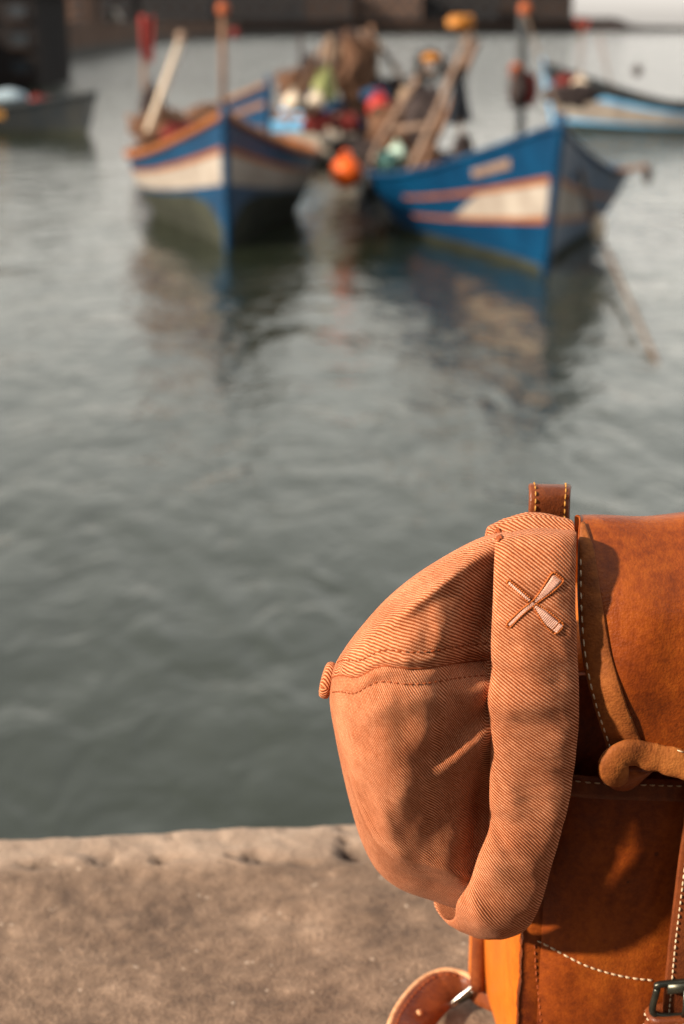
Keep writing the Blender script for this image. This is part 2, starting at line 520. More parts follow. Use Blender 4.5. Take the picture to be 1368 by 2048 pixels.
def build_cap():
    base = P(1000, 1860, Y_CAP)
    cap = root('cap', base, label='rust orange twill brimless cap with rolled cuff hanging in front of the backpack', category='cap')
    T = catmull([(663, 1360), (667, 1336), (685, 1303), (715, 1262), (770, 1200), (830, 1150), (900, 1106), (962, 1075), (1015, 1062)], 300)
    B = catmull([(663, 1362), (659, 1400), (668, 1460), (684, 1540), (702, 1615), (724, 1685), (755, 1742), (800, 1778), (860, 1800), (930, 1822), (980, 1826)], 300)
    nt_, nph = 150, 300
    # denser near the button
    tt = np.linspace(0, 1, nt_) ** 1.25
    idx = tt * 299
    Tt = np.stack([np.interp(idx, np.arange(300), T[:, i]) for i in (0, 1)], -1)
    Bt = np.stack([np.interp(idx, np.arange(300), B[:, i]) for i in (0, 1)], -1)
    C = (Tt + Bt) / 2; H = (Tt - Bt) / 2
    ph = np.linspace(0, 2 * math.pi, nph, endpoint=False)
    rk = np.array([(0, 0), (.03, .0150), (.08, .0265), (.16, .0385), (.28, .0500), (.42, .0585), (.58, .0625), (.72, .0590), (.85, .0490), (1, .0370)]) * [1, 6]
    rk = catmull(rk, 600); ker_ = np.hanning(61); ker_ /= ker_.sum()
    tg_ = np.linspace(0, 1, 600); rg = np.interp(tg_, rk[:, 0], rk[:, 1] / 6)
    rsm = np.convolve(np.r_[np.full(30, rg[0]), rg, np.full(30, rg[-1])], ker_, 'valid')
    mixw = np.clip(tg_ / .15, 0, 1)
    r = np.interp(tt, tg_, rg * (1 - mixw) + rsm * mixw)
    ce, se = np.cos(ph), np.sin(ph)
    sf = np.sign(se) * np.abs(se) ** 0.85
    PX = C[:, None, 0] + H[:, None, 0] * ce
    PY = C[:, None, 1] + H[:, None, 1] * ce
    DY = -r[:, None] * sf
    front = np.clip(se, 0, 1) ** 0.5
    folds = gsum(PX, PY, [
        (880, 1170, -36, 150, 15, .0036), (800, 1226, -36, 110, 22, .0022),   # the long crease from the cuff corner
        (900, 1150, -36, 160, 18, .0016), (840, 1165, -38, 120, 18, -.0014),
        (966, 1235, -66, 115, 48, -.016), (905, 1262, -62, 70, 30, .004),     # hollow beside the cuff
        (965, 1330, 0, 60, 26, -.008),
        (905, 1475, 142, 90, 28, -.0050), (935, 1500, 140, 95, 23, .0060),    # slanting fold out of the cuff
        (955, 1640, 98, 95, 28, -.017), (900, 1600, 120, 90, 38, -.0035),
        (815, 1560, 115, 110, 36, .0036), (860, 1560, 118, 100, 30, -.0016),
        (738, 1610, 68, 48, 15, -.0030), (768, 1640, 62, 60, 15, .0026),
        (790, 1706, 40, 46, 18, .0032), (760, 1735, 35, 60, 16, -.0026),
        (895, 1742, 24, 62, 15, .0048), (860, 1765, 22, 80, 18, -.0042),
        (760, 1450, 70, 90, 30, .0020), (720, 1500, 80, 90, 22, -.0014),
        (845, 1400, -10, 120, 26, .0022), (800, 1352, -8, 70, 16, -.0016),
    ])
    wob = 0.0016 * fbm(np.stack([PX / 95, PY / 95, np.zeros_like(PX)], -1), 3, 3) + 0.0004 * fbm(np.stack([(PX - PY) / 26, (PX + PY) / 70, np.zeros_like(PX)], -1), 3, 30)
    DY = DY - (folds + wob) * front * np.clip(tt / 0.08, 0, 1)[:, None]
    # seams between the panels
    seams = np.array([R(14), R(70.5), R(148), R(205), R(262), R(318)])
    def seam_phi(k, t):
        if k == 1:
            return seams[1] + R(5.0) * np.exp(-((t - .27) / .11) ** 2) - R(2.0) * np.exp(-((t - .45) / .12) ** 2)
        return seams[k] + 0 * t
    circ = np.hypot(H[:, 0], H[:, 1]) * 0.000285
    for k in range(6):
        dphi = (ph[None, :] - seam_phi(k, tt)[:, None] + math.pi) % (2 * math.pi) - math.pi
        dist = dphi * circ[:, None]
        wl = np.clip(tt / 0.06, 0, 1)[:, None]
        DY = DY + 0.0016 * np.exp(-(dist / 0.0013) ** 2) * front * wl
        DY = DY - 0.0008 * (np.exp(-((dist - 0.005) / 0.0032) ** 2) + np.exp(-((dist + 0.005) / 0.0032) ** 2)) * front * wl
        for sgn in (-1, 1):
            DY = DY + 0.0006 * np.exp(-((dist - sgn * 0.0098) / 0.0010) ** 2) * front * wl
    V = P(PX, PY, Y_CAP + DY)
    # panel cloth coordinates
    ds = np.linalg.norm(np.diff(V, axis=0), axis=2)
    S = np.concatenate([np.zeros((1, nph)), np.cumsum(ds, 0)], 0)
    dc = np.linalg.norm(np.diff(np.concatenate([V, V[:, :1]], 1), axis=1), axis=2)
    Cc = np.concatenate([np.zeros((nt_, 1)), np.cumsum(dc, 1)], 1)       # nph + 1 columns
    th = R(33)
    faces = gridf(nt_, nph, cv=True, flip=True)
    uv = []
    phx = np.r_[ph, 2 * math.pi]
    mids = []
    sb = np.r_[seams, seams[0] + 2 * math.pi]
    cen = [(sb[k] + sb[k + 1]) / 2 for k in range(6)]
    col_of = [int(round((c % (2 * math.pi)) / (2 * math.pi) * nph)) % nph for c in cen]
    for i in range(nt_ - 1):
        for j in range(nph):
            phm = (ph[j] + math.pi / nph)
            t_ = tt[i]
            s1 = seam_phi(1, t_)
            lims = sb.copy(); lims[1] = s1
            x = phm if phm >= lims[0] else phm + 2 * math.pi
            k = int(np.searchsorted(lims, x, 'right') - 1); k = min(max(k, 0), 5)
            m = col_of[k]
            for (ii, jj) in ((i, j), (i + 1, j), (i + 1, j + 1), (i, j + 1)):
                b_ = Cc[ii, jj] - Cc[ii, m]
                if k == 5 and jj < m - nph // 2: b_ += Cc[ii, nph]
                a_ = S[ii, m]
                uv.append((-a_ * math.sin(th) + b_ * math.cos(th) + k * 0.37, a_ * math.cos(th) + b_ * math.sin(th) + k * 0.21))
    crown = obj('crown', V.reshape(-1, 3), faces, TWILL, cap, uv=uv)
    # ---- cuff: a flattened loop of doubled cloth
    ctrl = [  # left px, right px, dY
        (974, 1062, 1147, 1045, .015), (981, 1092, 1150, 1078, .004), (988, 1082, 1152, 1067, -.007), (990, 1082, 1153, 1068, -.019),
        (988, 1130, 1152, 1112, -.031), (986, 1200, 1150, 1185, -.038), (982, 1290, 1153, 1285, -.043), (983, 1342, 1156, 1335, -.045),
        (975, 1404, 1158, 1402, -.046), (981, 1470, 1155, 1470, -.046), (979, 1590, 1141, 1580, -.044), (979, 1655, 1122, 1660, -.042),
        (957, 1712, 1102, 1735, -.039), (938, 1768, 1084, 1800, -.034), (914, 1806, 1062, 1845, -.026), (908, 1838, 1034, 1862, -.013),
        (888, 1840, 1000, 1864, .002), (868, 1806, 1000, 1846, .012), (880, 1745, 1040, 1745, .015), (920, 1620, 1070, 1620, .016),
        (950, 1450, 1085, 1450, .016), (955, 1250, 1090, 1250, .016), (962, 1110, 1105, 1100, .017), (972, 1062, 1135, 1046, .018)]
    nL = 420
    cc = np.array(ctrl, float); sc = np.array([1, 1, 1, 1, 3500.0])
    cc = np.concatenate([cc[-3:], cc, cc[:3]]) * sc
    lp = catmull(cc, 1400)
    d = np.r_[0, np.cumsum(np.linalg.norm(np.diff(cc, axis=0), axis=1))]
    d0, d1 = d[3], d[3 + len(ctrl)]
    full = np.linspace(0, d[-1], 1400)
    tq = np.linspace(d0, d1, nL, endpoint=False)
    lp = np.stack([np.interp(tq, full, lp[:, i]) for i in range(5)], -1) / sc
    lp[:, 4] += 0.005
    prof = []
    npf = 56
    for j in range(npf):
        a = 2 * math.pi * j / npf
        x = -math.copysign(abs(math.cos(a)) ** 0.55, math.cos(a)); y = math.copysign(abs(math.sin(a)) ** 0.8, math.sin(a))
        prof.append((0.5 + 0.5 * x, y))
    prof = np.array(prof)
    Lp, Rp = P(lp[:, 0], lp[:, 1], Y_CAP + lp[:, 4]), P(lp[:, 2], lp[:, 3], Y_CAP + lp[:, 4] + 0.009 * np.clip(-lp[:, 4] / .05, 0, 1))
    mid = (Lp + Rp) / 2
    tang = np.roll(mid, -1, 0) - np.roll(mid, 1, 0); across = Rp - Lp
    nr = np.cross(tang, across); nr /= np.linalg.norm(nr, axis=1)[:, None]
    cen_ = mid.mean(0)
    flip = np.sign(((mid - cen_) * nr).sum(1).sum()); nr = nr * flip
    ker = np.hanning(31); ker /= ker.sum()
    nr = np.stack([np.convolve(np.r_[nr[-15:, i], nr[:, i], nr[:15, i]], ker, 'valid') for i in range(3)], -1)
    nr /= np.linalg.norm(nr, axis=1)[:, None]
    s_ = prof[:, 0]
    thick = 0.0042
    bulge = 0.0045 * (1 - (2 * s_ - 1) ** 2)
    V2 = Lp[:, None] + across[:, None] * s_[None, :, None]
    oy = prof[:, 1] * thick + bulge
    # soft dents of the cloth
    gx = lp[:, None, 0] + (lp[:, None, 2] - lp[:, None, 0]) * s_[None]
    gy = lp[:, None, 1] + (lp[:, None, 3] - lp[:, None, 1]) * s_[None]
    outer = np.clip(prof[:, 1] * 3, 0, 1)[None]
    dents = gsum(gx, gy, [(1010, 1345, 20, 60, 18, -.0030), (1030, 1400, 0, 70, 30, .0028), (1040, 1120, 10, 60, 30, -.002),
                          (1060, 1560, 80, 120, 40, -.0016), (1000, 1665, 40, 60, 16, .0030), (985, 1640, 60, 40, 12, -.003),
                          (950, 1790, 60, 40, 16, .003), (1020, 1690, 60, 70, 18, -.0018), (1100, 1300, 80, 140, 25, -.0012),
                          (1066, 1205, 35, 40, 26, -.0012)])
    dents = dents + 0.0005 * fbm(np.stack([(gx - gy) / 24, (gx + gy) / 60, gx * 0], -1), 3, 63) + 0.0009 * fbm(np.stack([gx / 70, gy / 70, gx * 0 + 2], -1), 3, 61)
    slim = 0.30 + 0.70 * np.clip(np.abs(nr[:, 1]) * 1.2, 0, 1)[:, None]
    off = oy[None] * slim + dents * outer
    V2 = V2 + nr[:, None] * off[..., None]
    ds2 = np.r_[0, np.cumsum(np.linalg.norm(np.diff(mid, axis=0), axis=1))]
    ds2 = np.r_[ds2, ds2[-1] + np.linalg.norm(mid[0] - mid[-1])]
    wlen = np.linalg.norm(across, axis=1)
    dp = np.r_[0, np.cumsum(np.hypot(np.diff(s_) * 0.047, np.diff(oy)))]
    dp = np.r_[dp, dp[-1] + np.hypot((s_[0] - s_[-1]) * .047, oy[0] - oy[-1])]
    th2 = R(36)
    uv2 = []
    fc = gridf(nL, npf, cu=True, cv=True, flip=False)
    for i in range(nL):
        for j in range(npf):
            for (ii, jj) in ((i, j), (i, j + 1), (i + 1, j + 1), (i + 1, j)):
                a_, b_ = ds2[ii], dp[jj]
                uv2.append((a_ * math.cos(th2) - b_ * math.sin(th2), a_ * math.sin(th2) + b_ * math.cos(th2)))
    cuff = obj('cuff', V2.reshape(-1, 3), fc, TWILL, cap, uv=uv2)
    # ---- covered button: a domed disc facing left
    bc = P(654, 1360, Y_CAP - .002); ax = P(600, 1346, Y_CAP - .0005) - bc; ax /= np.linalg.norm(ax)
    e1 = np.cross(ax, [0, 0, 1.0]); e1 /= np.linalg.norm(e1); e2 = np.cross(ax, e1)
    pr = [(-.0034, .0), (-.0034, .0084), (-.0029, .0098), (-.0012, .0105), (.0008, .0104), (.0022, .0094), (.0030, .0068), (.0033, .003), (.0034, .0004)]
    kk = 28
    rv = []; ruv_p = []
    for h_, rr in pr:
        for j in range(kk):
            q = 2 * math.pi * j / kk
            rv.append(bc + ax * h_ + rr * (math.cos(q) * e1 + math.sin(q) * e2)); ruv_p.append((0.7 * (0.0103 * (q if q < math.pi else 2 * math.pi - q)) + 0.7 * h_ + 0.5 * rr, rr * math.sin(q) + h_))
    bf = gridf(len(pr), kk, cv=True, flip=True)
    obj('button', rv, bf, TWILL, cap, uv=[ruv_p[i] for f in bf for i in f])
    # ---- top-stitching on the crown
    bvh = bvh_of(crown)
    for name, offs in (('topstitching', (-0.0103, 0.0093)),):
        for o_ in offs:
            pts, nn = [], []
            for i in range(6, nt_ - 6, 2):
                p_ = seam_phi(1, tt[i]) + o_ / circ[i]
                if abs(o_ / circ[i]) > 0.75: continue
                pts.append((C[i, 0] + H[i, 0] * math.cos(p_), C[i, 1] + H[i, 1] * math.cos(p_)))
            q, n_ = onto(bvh, pts, 0.0001)
            mb = MB(); capsule_stitches(mb, q, n_, 0.0026, 0.0011, 0.00042)
            mb.build(name, THREAD_DARK, cap, kind='stuff')
    # dark seam line: the folded edge of the upper panel
    for sk, lo_i in ((1, 8),):
        pts = []
        for i in range(lo_i, nt_ - 6, 2):
            p_ = seam_phi(sk, tt[i]); pts.append((C[i, 0] + H[i, 0] * math.cos(p_), C[i, 1] + H[i, 1] * math.cos(p_)))
        q, n_ = onto(bvh, pts, -0.0001)
        MB().tube(q, 0.0005, 5).build('seam_cord', THREAD_DARK, cap)
    # ---- eyelet tack at the cuff corner
    bv2 = bvh_of(cuff)
    mb = MB()
    for pl in ([(992, 1060), (996, 1066), (1000, 1080)], [(996, 1058), (1000, 1068), (1003, 1079)], [(990, 1066), (994, 1073), (999, 1083)]):
        q, n_ = onto(bv2, catmull(pl, 8), 0.0004)
        if len(q) > 2: mb.tube(q, 0.0009, 6)
    if mb.n: mb.build('bar_tack', THREAD_DARK, cap)
    # ---- embroidered crossed oars
    emb = root_part('embroidery', cap)
    def line(pl, rad, mat, name, n=40, twist=True):
        q, n_ = onto(bv2, catmull(pl, n), 0.0003)
        if len(q) < 3: return
        mbx = MB(); mbx.tube(q, rad, 6)
        capsule_stitches(mbx, q, n_, 0.0011, 0.0002, rad * 1.25)
        mbx.build(name, mat, emb)
    def fill(l, r_, n=46):
        a_ = catmull(l, n); b_ = catmull(r_, n); mbx = MB()
        for k in range(n):
            seg = [a_[k] + (b_[k] - a_[k]) * f for f in np.linspace(0.05, 0.95, 6)]
            q, _n = onto(bv2, seg, 0.0003 + 0.00012 * (k % 3))
            if len(q) > 2: mbx.tube(q, 0.00034, 5)
        mbx.build('satin_fill', THREAD_PINK, emb, kind='stuff')
    fill([(1104, 1151), (1092, 1168), (1078, 1188), (1068, 1200)], [(1122, 1164), (1106, 1180), (1088, 1194), (1072, 1204)])
    fill([(1064, 1204), (1044, 1221), (1018, 1247)], [(1069, 1208), (1047, 1227), (1021, 1251)], 40)
    fill([(1072, 1211), (1088, 1221), (1104, 1233), (1117, 1244)], [(1067, 1215), (1078, 1231), (1090, 1249), (1103, 1259)])
    fill([(1119, 1246), (1125, 1250)], [(1105, 1261), (1111, 1266)], 10)
    fill([(1020, 1164), (1060, 1199)], [(1017, 1168), (1057, 1203)], 40)
    rad = 0.00046
    line([(1014, 1246), (1040, 1221), (1064, 1202), (1077, 1187), (1091, 1165), (1103, 1147), (1109, 1144)], rad, THREAD_ORANGE, 'outline')
    line([(1020, 1255), (1045, 1229), (1071, 1208), (1089, 1195), (1109, 1180), (1124, 1165), (1127, 1158)], rad, THREAD_ORANGE, 'outline')
    line([(1107, 1144), (1117, 1151), (1127, 1159)], rad, THREAD_ORANGE, 'outline', 14)
    line([(1103, 1153), (1112, 1160), (1120, 1166)], rad * .8, THREAD_ORANGE, 'outline', 12)
    line([(1014, 1246), (1014, 1252), (1020, 1255)], rad, THREAD_ORANGE, 'outline', 8)
    line([(1019, 1160), (1040, 1178), (1062, 1197)], rad, THREAD_ORANGE, 'outline', 24)
    line([(1015, 1168), (1036, 1186), (1058, 1205)], rad, THREAD_ORANGE, 'outline', 24)
    line([(1019, 1160), (1014, 1163), (1015, 1168)], rad, THREAD_ORANGE, 'outline', 8)
    line([(1072, 1208), (1090, 1217), (1108, 1231), (1126, 1247)], rad, THREAD_ORANGE, 'outline', 26)
    line([(1065, 1211), (1077, 1231), (1091, 1252), (1107, 1267)], rad, THREAD_ORANGE, 'outline', 26)
    line([(1126, 1247), (1123, 1256), (1113, 1266), (1107, 1267)], rad, THREAD_ORANGE, 'outline', 14)
    line([(1119, 1243), (1104, 1260)], rad * .8, THREAD_ORANGE, 'outline', 12)
    return cap


def root_part(name, parent):
    """an Empty that groups the pieces of one part"""
    o = bpy.data.objects.new(name, None); scene.collection.objects.link(o); o.parent = parent
    o.empty_display_size = 0.02
    MW[o] = MW[parent]
    return o


build_cap()

# ------------------------------------------------------------------ backpack
BAG_A = R(6.5)
BX = np.array([math.cos(BAG_A), math.sin(BAG_A), 0]); BN = np.array([math.sin(BAG_A), -math.cos(BAG_A), 0]); BZ = np.array([0, 0, 1.0])
BAG_W, BAG_H, BAG_D = 0.30, 0.345, 0.135
BAG_O = P(1040, 1960, 0.748).copy(); BAG_O[2] = Z_QUAY + 0.004    # front left lower corner


def BL(x, off, z):
    """bag coordinates: along the front, out towards the viewer, up"""
    x, off, z = np.broadcast_arrays(np.asarray(x, float), np.asarray(off, float), np.asarray(z, float))
    return BAG_O + x[..., None] * BX + off[..., None] * BN + z[..., None] * BZ


def BP(px, py, off=0.0):
    """bag coordinates (x, z) of the point shown at a photo pixel on the plane `off` in front of the bag's face"""
    d = ray(px, py)
    o = BAG_O + BN * np.asarray(off)[..., None] if np.ndim(off) else BAG_O + BN * off
    t = ((o - CAM) @ BN if np.ndim(off) == 0 else ((o - CAM) * BN).sum(-1)) / (d @ BN)
    q = CAM + d * t[..., None] - BAG_O
    return q @ BX, q[..., 2]


def bpts(pix, off):
    pix = np.asarray(pix, float)
    x, z = BP(pix[:, 0], pix[:, 1], off)
    return BL(x, off, z)


def strap(mb, ctr, half, nrm, th):
    ctr = np.asarray(ctr, float)
    t = np.gradient(ctr, axis=0); t /= np.linalg.norm(t, axis=1)[:, None]
    nrm = np.broadcast_to(np.asarray(nrm, float), ctr.shape)
    w = np.cross(nrm, t); w /= np.linalg.norm(w, axis=1)[:, None]
    n2 = np.cross(t, w)
    half = np.broadcast_to(np.asarray(half, float), (len(ctr),))
    mb.ribbon(ctr, w * half[:, None], n2, th)
    return w, n2


def build_backpack():
    bag = root('backpack', BL(BAG_W / 2, -BAG_D / 2, 0), label='tan leather backpack with front flap and buckled straps standing on the quay', category='backpack')
    # ---- body: sides and back, a bulging tapered box
    nz, na = 60, 120
    zz = np.linspace(0, 1, nz)
    a = np.linspace(0, 2 * math.pi, na, endpoint=False)
    V = []
    for k, t in enumerate(zz):
        hw = BAG_W / 2 - 0.004 - 0.014 * max(0, (t - .55) / .45) ** 1.6
        hd = (BAG_D / 2 - 0.003) * (1 - 0.10 * t)
        if t > 0.93: f = math.sqrt(max(0, 1 - ((t - 0.93) / 0.07) ** 2)); hw *= .90 + .10 * f; hd *= .6 + .4 * f
        if t < 0.06: f = 1 - (1 - t / .06) ** 2; hw *= .95 + .05 * f; hd *= .9 + .1 * f
        e = 2 / 7.0
        x = np.sign(np.cos(a)) * np.abs(np.cos(a)) ** e * hw
        y = np.sign(np.sin(a)) * np.abs(np.sin(a)) ** e * hd
        bul = 0.008 * math.sin(math.pi * min(1, t * 1.05)) * np.clip(1 - (y / hd) ** 2, 0, 1)
        x = x + np.sign(x) * bul + 0.0012 * fbm(np.stack([a * 4, a * 0 + t * 6, a * 0], -1), 3, 71)
        V.append(BL(BAG_W / 2 + x, y - BAG_D / 2, np.full(na, t * (BAG_H - 0.012))))
    V = np.array(V)
    f = gridf(nz, na, cv=True) + [tuple(range(na))[::-1], tuple((nz - 1) * na + j for j in range(na))]
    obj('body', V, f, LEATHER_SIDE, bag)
    # ---- front panel, a thick sheet proud of the sides
    nx, nz2 = 90, 100
    u = np.linspace(0, 1, nx); t = np.linspace(0, 1, nz2)
    U, T = np.meshgrid(u, t, indexing='ij')
    inset = 0.016 * np.clip((T - .55) / .45, 0, 1) ** 1.6
    rag = 0.0007 * fbm(np.stack([T * 60, (U > .5) * 9.0, T * 0], -1), 3, 5)
    X = inset + rag + U * (BAG_W - 2 * inset); Z = 0.004 + T * (BAG_H - 0.03)
    edge = np.minimum(U, 1 - U) * BAG_W
    off = 0.002 + 0.005 * np.sin(math.pi * U) * np.sin(math.pi * T) + 0.0018 * (1 - np.exp(-edge / 0.004)) + 0.001 * fbm(np.stack([U * 7, T * 9, U * 0], -1), 3, 15)
    fr = BL(X, off, Z); bk = BL(X, off - 0.006, Z)
    rim = list(range(nx * nz2))
    g = np.arange(nx * nz2).reshape(nx, nz2)
    loop = np.r_[g[:, 0], g[-1, 1:], g[-2::-1, -1], g[0, -2:0:-1]]
    N = nx * nz2
    ff = gridf(nx, nz2, flip=True) + [tuple(x + N for x in q[::-1]) for q in gridf(nx, nz2, flip=True)]
    ff += [(int(loop[i]), int(loop[(i + 1) % len(loop)]), int(loop[(i + 1) % len(loop)]) + N, int(loop[i]) + N) for i in range(len(loop))]
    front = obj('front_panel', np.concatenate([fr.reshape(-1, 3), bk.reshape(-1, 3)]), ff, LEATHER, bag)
    # ---- pocket: a swelling pouch with a turned rim
    zt = BP(1250, 1560, 0.016)[1]; xl = BP(1078, 1960, 0.006)[0]
    inr = max(xl, 0.010)
    nx, nz2 = 110, 110
    U, T = np.meshgrid(np.linspace(0, 1, nx), np.linspace(0, 1, nz2), indexing='ij')
    X = inr + U * (BAG_W - 2 * inr); Z = 0.012 + T * (zt - 0.012)
    ex = np.minimum(U, 1 - U) * (BAG_W - 2 * inr); ez = T * (zt - .012)
    off = 0.0058 + 0.018 * (1 - np.exp(-ex / 0.02)) * (1 - np.exp(-ez / 0.03)) * (0.75 + 0.25 * T)
    off = off + 0.0016 * fbm(np.stack([U * 6, T * 6, U * 0 + 4], -1), 3, 25) * (1 - np.exp(-ex / 0.015))
    # the reinforcement sewn over the lower corner lies a little proud
    pocket = obj('pocket', BL(X, off, Z), gridf(nx, nz2, flip=True), LEATHER, bag)
    xs = np.linspace(inr + .001, BAG_W - inr - .001, 80)
    exs = np.minimum(xs - inr, BAG_W - inr - xs)
    offr = 0.0066 + 0.018 * (1 - np.exp(-exs / 0.02))
    rimc = BL(xs, offr + 0.0012 + 0.0008 * np.sin(xs * 60), zt - 0.003 + 0.002 * np.sin(xs * 45))
    mb = MB(); strap(mb, rimc, 0.0068, BN, 0.0034); rimo = mb.build('pocket_rim', LEATHER_DARK, pocket)
    mb = MB(); capsule_stitches(mb, rimc + BN * 0.0021 + BZ * 0.0042, np.tile(BN, (80, 1)), 0.0036, 0.0018, 0.00055)
    mb.build('rim_stitching', THREAD_CREAM, pocket, kind='stuff')
    bv = bvh_of(pocket, front)
    # curved seam across the pocket and the seam down its side
    mb = MB()
    q, n_ = onto(bv, catmull([(1072, 1880), (1095, 1891), (1130, 1910), (1170, 1930), (1215, 1945), (1260, 1955), (1312, 1961)], 60), 0.0001)
    capsule_stitches(mb, q, n_, 0.0037, 0.0010, 0.00062)
    mb.build('pocket_stitching', THREAD_CREAM, pocket, kind='stuff')
    mb = MB()
    q, n_ = onto(bv, catmull([(1069, 1884), (1072, 1940), (1077, 1990), (1084, 2060), (1090, 2120)], 60), 0.0001)
    capsule_stitches(mb, q, n_, 0.0034, 0.0016, 0.0006)
    mb.build('side_stitching', THREAD_DARK, pocket, kind='stuff')
    # piping along the back corners of the sides
    for s_, nm in ((0, 'piping'), (1, 'piping')):
        z_ = np.linspace(0.02, BAG_H - 0.05, 40)
        x_ = -0.002 + 0.014 * np.clip((z_ / BAG_H - .55) / .45, 0, 1) ** 1.6
        if s_: x_ = BAG_W - x_
        MB().tube(BL(x_, np.full(40, -BAG_D * .80), z_), 0.0055, 12).build(nm, LEATHER_DARK, bag)
        mb = MB(); c_ = BL(x_ + (-0.0015 if not s_ else 0.0015), np.full(40, -BAG_D * .80 - 0.012), z_)
        strap(mb, c_, 0.0075, BX * (-1 if not s_ else 1), 0.003); mb.build('back_binding', LEATHER_SIDE, bag)
    # ---- flap: from the back over the top and down the front
    ztop = BP(1230, 1024, 0.0)[1] + 0.004
    lpix = catmull([(1160, 1075), (1163, 1150), (1166, 1250), (1176, 1340), (1192, 1410), (1212, 1470), (1226, 1508)], 60)
    zb = BP(1226, 1508, 0.053)[1]
    def ztop_at(o_): return float(BP(1230, 1024, o_)[1])
    prof = catmull([(-0.122, ztop_at(-.12) - 0.06), (-0.118, ztop_at(-.118) - 0.022), (-0.095, ztop_at(-.095) - 0.008), (-0.05, ztop_at(-.05) - 0.003), (-0.010, ztop_at(-.01)), (0.014, ztop_at(.014) - 0.004), (0.036, ztop - 0.020),
                    (0.052, ztop - 0.045), (0.060, ztop - 0.08), (0.057, zb + 0.02), (0.053, zb)], 130)
    xl_z = []
    for o_, z_ in prof:
        # left edge: follow the photographed edge where the flap hangs down the front
        xx, zz_ = BP(lpix[:, 0], lpix[:, 1], max(o_, 0.0))
        o2 = np.argsort(zz_)
        xl_z.append(np.interp(z_, zz_[o2], xx[o2]) if o_ > 0.0 else float(BP(1152, 1034, o_)[0]))
    xl_z = np.array(xl_z)
    ker = np.hanning(15); ker /= ker.sum(); xl_z = np.convolve(np.r_[[xl_z[0]] * 7, xl_z, [xl_z[-1]] * 7], ker, 'valid')
    nu = 120
    u = np.linspace(0, 1, nu)
    n_p = len(prof)
    X = xl_z[:, None] + (BAG_W - 2 * xl_z)[:, None] * u[None]
    hang = np.clip((ztop - prof[:, 1]) / (ztop - zb), 0, 1) * (prof[:, 0] > 0.005)
    dip = -0.022 * np.sin(math.pi * np.clip(u, 0, 1)) ** 2.2
    lift_ = 0.002 * np.exp(-((u - .10) / .05) ** 2) * 1.0
    Zf = prof[:, 1:2] + hang[:, None] ** 2 * (dip + lift_)[None]
    Zf = Zf + 0.0022 * fbm(np.stack([X * 16, X * 0, X * 0 + 2], -1), 2, 81) * (1 - hang[:, None])
    edge = np.minimum(u, 1 - u) * BAG_W
    Of = prof[:, 0:1] + (0.010 * np.sin(math.pi * u) * np.clip(hang * 3, 0, 1)[:, None]) - 0.006 * np.exp(-edge / 0.010)[None] * np.clip(hang * 4, 0, 1)[:, None]
    Of = Of + 0.0022 * fbm(np.stack([X * 22, Zf * 14, X * 0], -1), 3, 91) * np.clip(hang * 4, 0.1, 1)[:, None]
    Vf = BL(X, Of, Zf); n1 = nu * n_p
    Vb = BL(X, Of - 0.0032, Zf - 0.002 * (1 - np.clip(hang * 5, 0, 1))[:, None])
    g = np.arange(n1).reshape(n_p, nu)
    loop = np.r_[g[:, 0], g[-1, 1:], g[-2::-1, -1], g[0, -2:0:-1]]
    ff = gridf(n_p, nu, flip=False) + [tuple(x + n1 for x in q[::-1]) for q in gridf(n_p, nu, flip=False)]
    ff += [(int(loop[i]), int(loop[i]) + n1, int(loop[(i + 1) % len(loop)]) + n1, int(loop[(i + 1) % len(loop)])) for i in range(len(loop))]
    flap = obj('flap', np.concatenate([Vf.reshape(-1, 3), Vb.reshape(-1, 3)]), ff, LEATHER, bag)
    # binding along both side edges and rolled along the lower edge
    hi = np.where(hang > 0.03)[0]
    def nrm_grid():
        du = np.gradient(Vf, axis=1); dv = np.gradient(Vf, axis=0)
        n = np.cross(du, dv); n /= np.linalg.norm(n, axis=2)[..., None]
        return n * np.sign((n * BN).sum(-1).mean())
    NG = nrm_grid()
    for side in (0, 1):
        cols = range(0, 1)
        wd = np.interp(np.linspace(0, 1, len(hi)), [0, .12, .4, .7, 1], [0.0012, 0.0040, 0.0066, 0.0086, 0.0098])
        ctr = []
        nn = []
        for k, i in enumerate(hi):
            xx = X[i, 0] + wd[k] * 0.9 if not side else X[i, -1] - wd[k] * 0.9
            pc = np.array([np.interp(xx, X[i], Vf[i, :, c]) for c in range(3)]); pn = np.array([np.interp(xx, X[i], NG[i, :, c]) for c in range(3)])
            ctr.append(pc + pn * 0.0004); nn.append(pn)
        nn = np.array(nn); ker = np.ones(9) / 9
        nn = np.stack([np.convolve(np.r_[[nn[0, i]] * 4, nn[:, i], [nn[-1, i]] * 4], ker, 'valid') for i in range(3)], -1)
        mb = MB(); w, _ = strap(mb, np.array(ctr), wd, nn, 0.0024)
        bd = mb.build('edge_binding', LEATHER_SUEDE, flap)
        sgn = -1 if np.dot(w[0], BX) * (1 if side else -1) < 0 else 1
        mb = MB(); capsule_stitches(mb, np.array(ctr)[8:] + (w * (wd * .80)[:, None])[8:] * (-1 if np.dot(w[0], BX) > 0 and not side or np.dot(w[0], BX) < 0 and side else 1) + nn[8:] * 0.0013, nn[8:], 0.0040, 0.0022, 0.0005)
        mb.build('binding_stitching', THREAD_CREAM, flap, kind='stuff')
    # rolled lower edge with its loose end at the corner
    low = Vf[-1]
    def flatten(mb_, cpts, k, f=.62):
        v = mb_.v[-1].reshape(len(cpts), k, 3); dlt = v - np.asarray(cpts)[:, None]
        mb_.v[-1] = (v - (dlt @ BN)[..., None] * BN * (1 - f)).reshape(-1, 3)
    xcut = float(BP(1300, 1510, .055)[0])
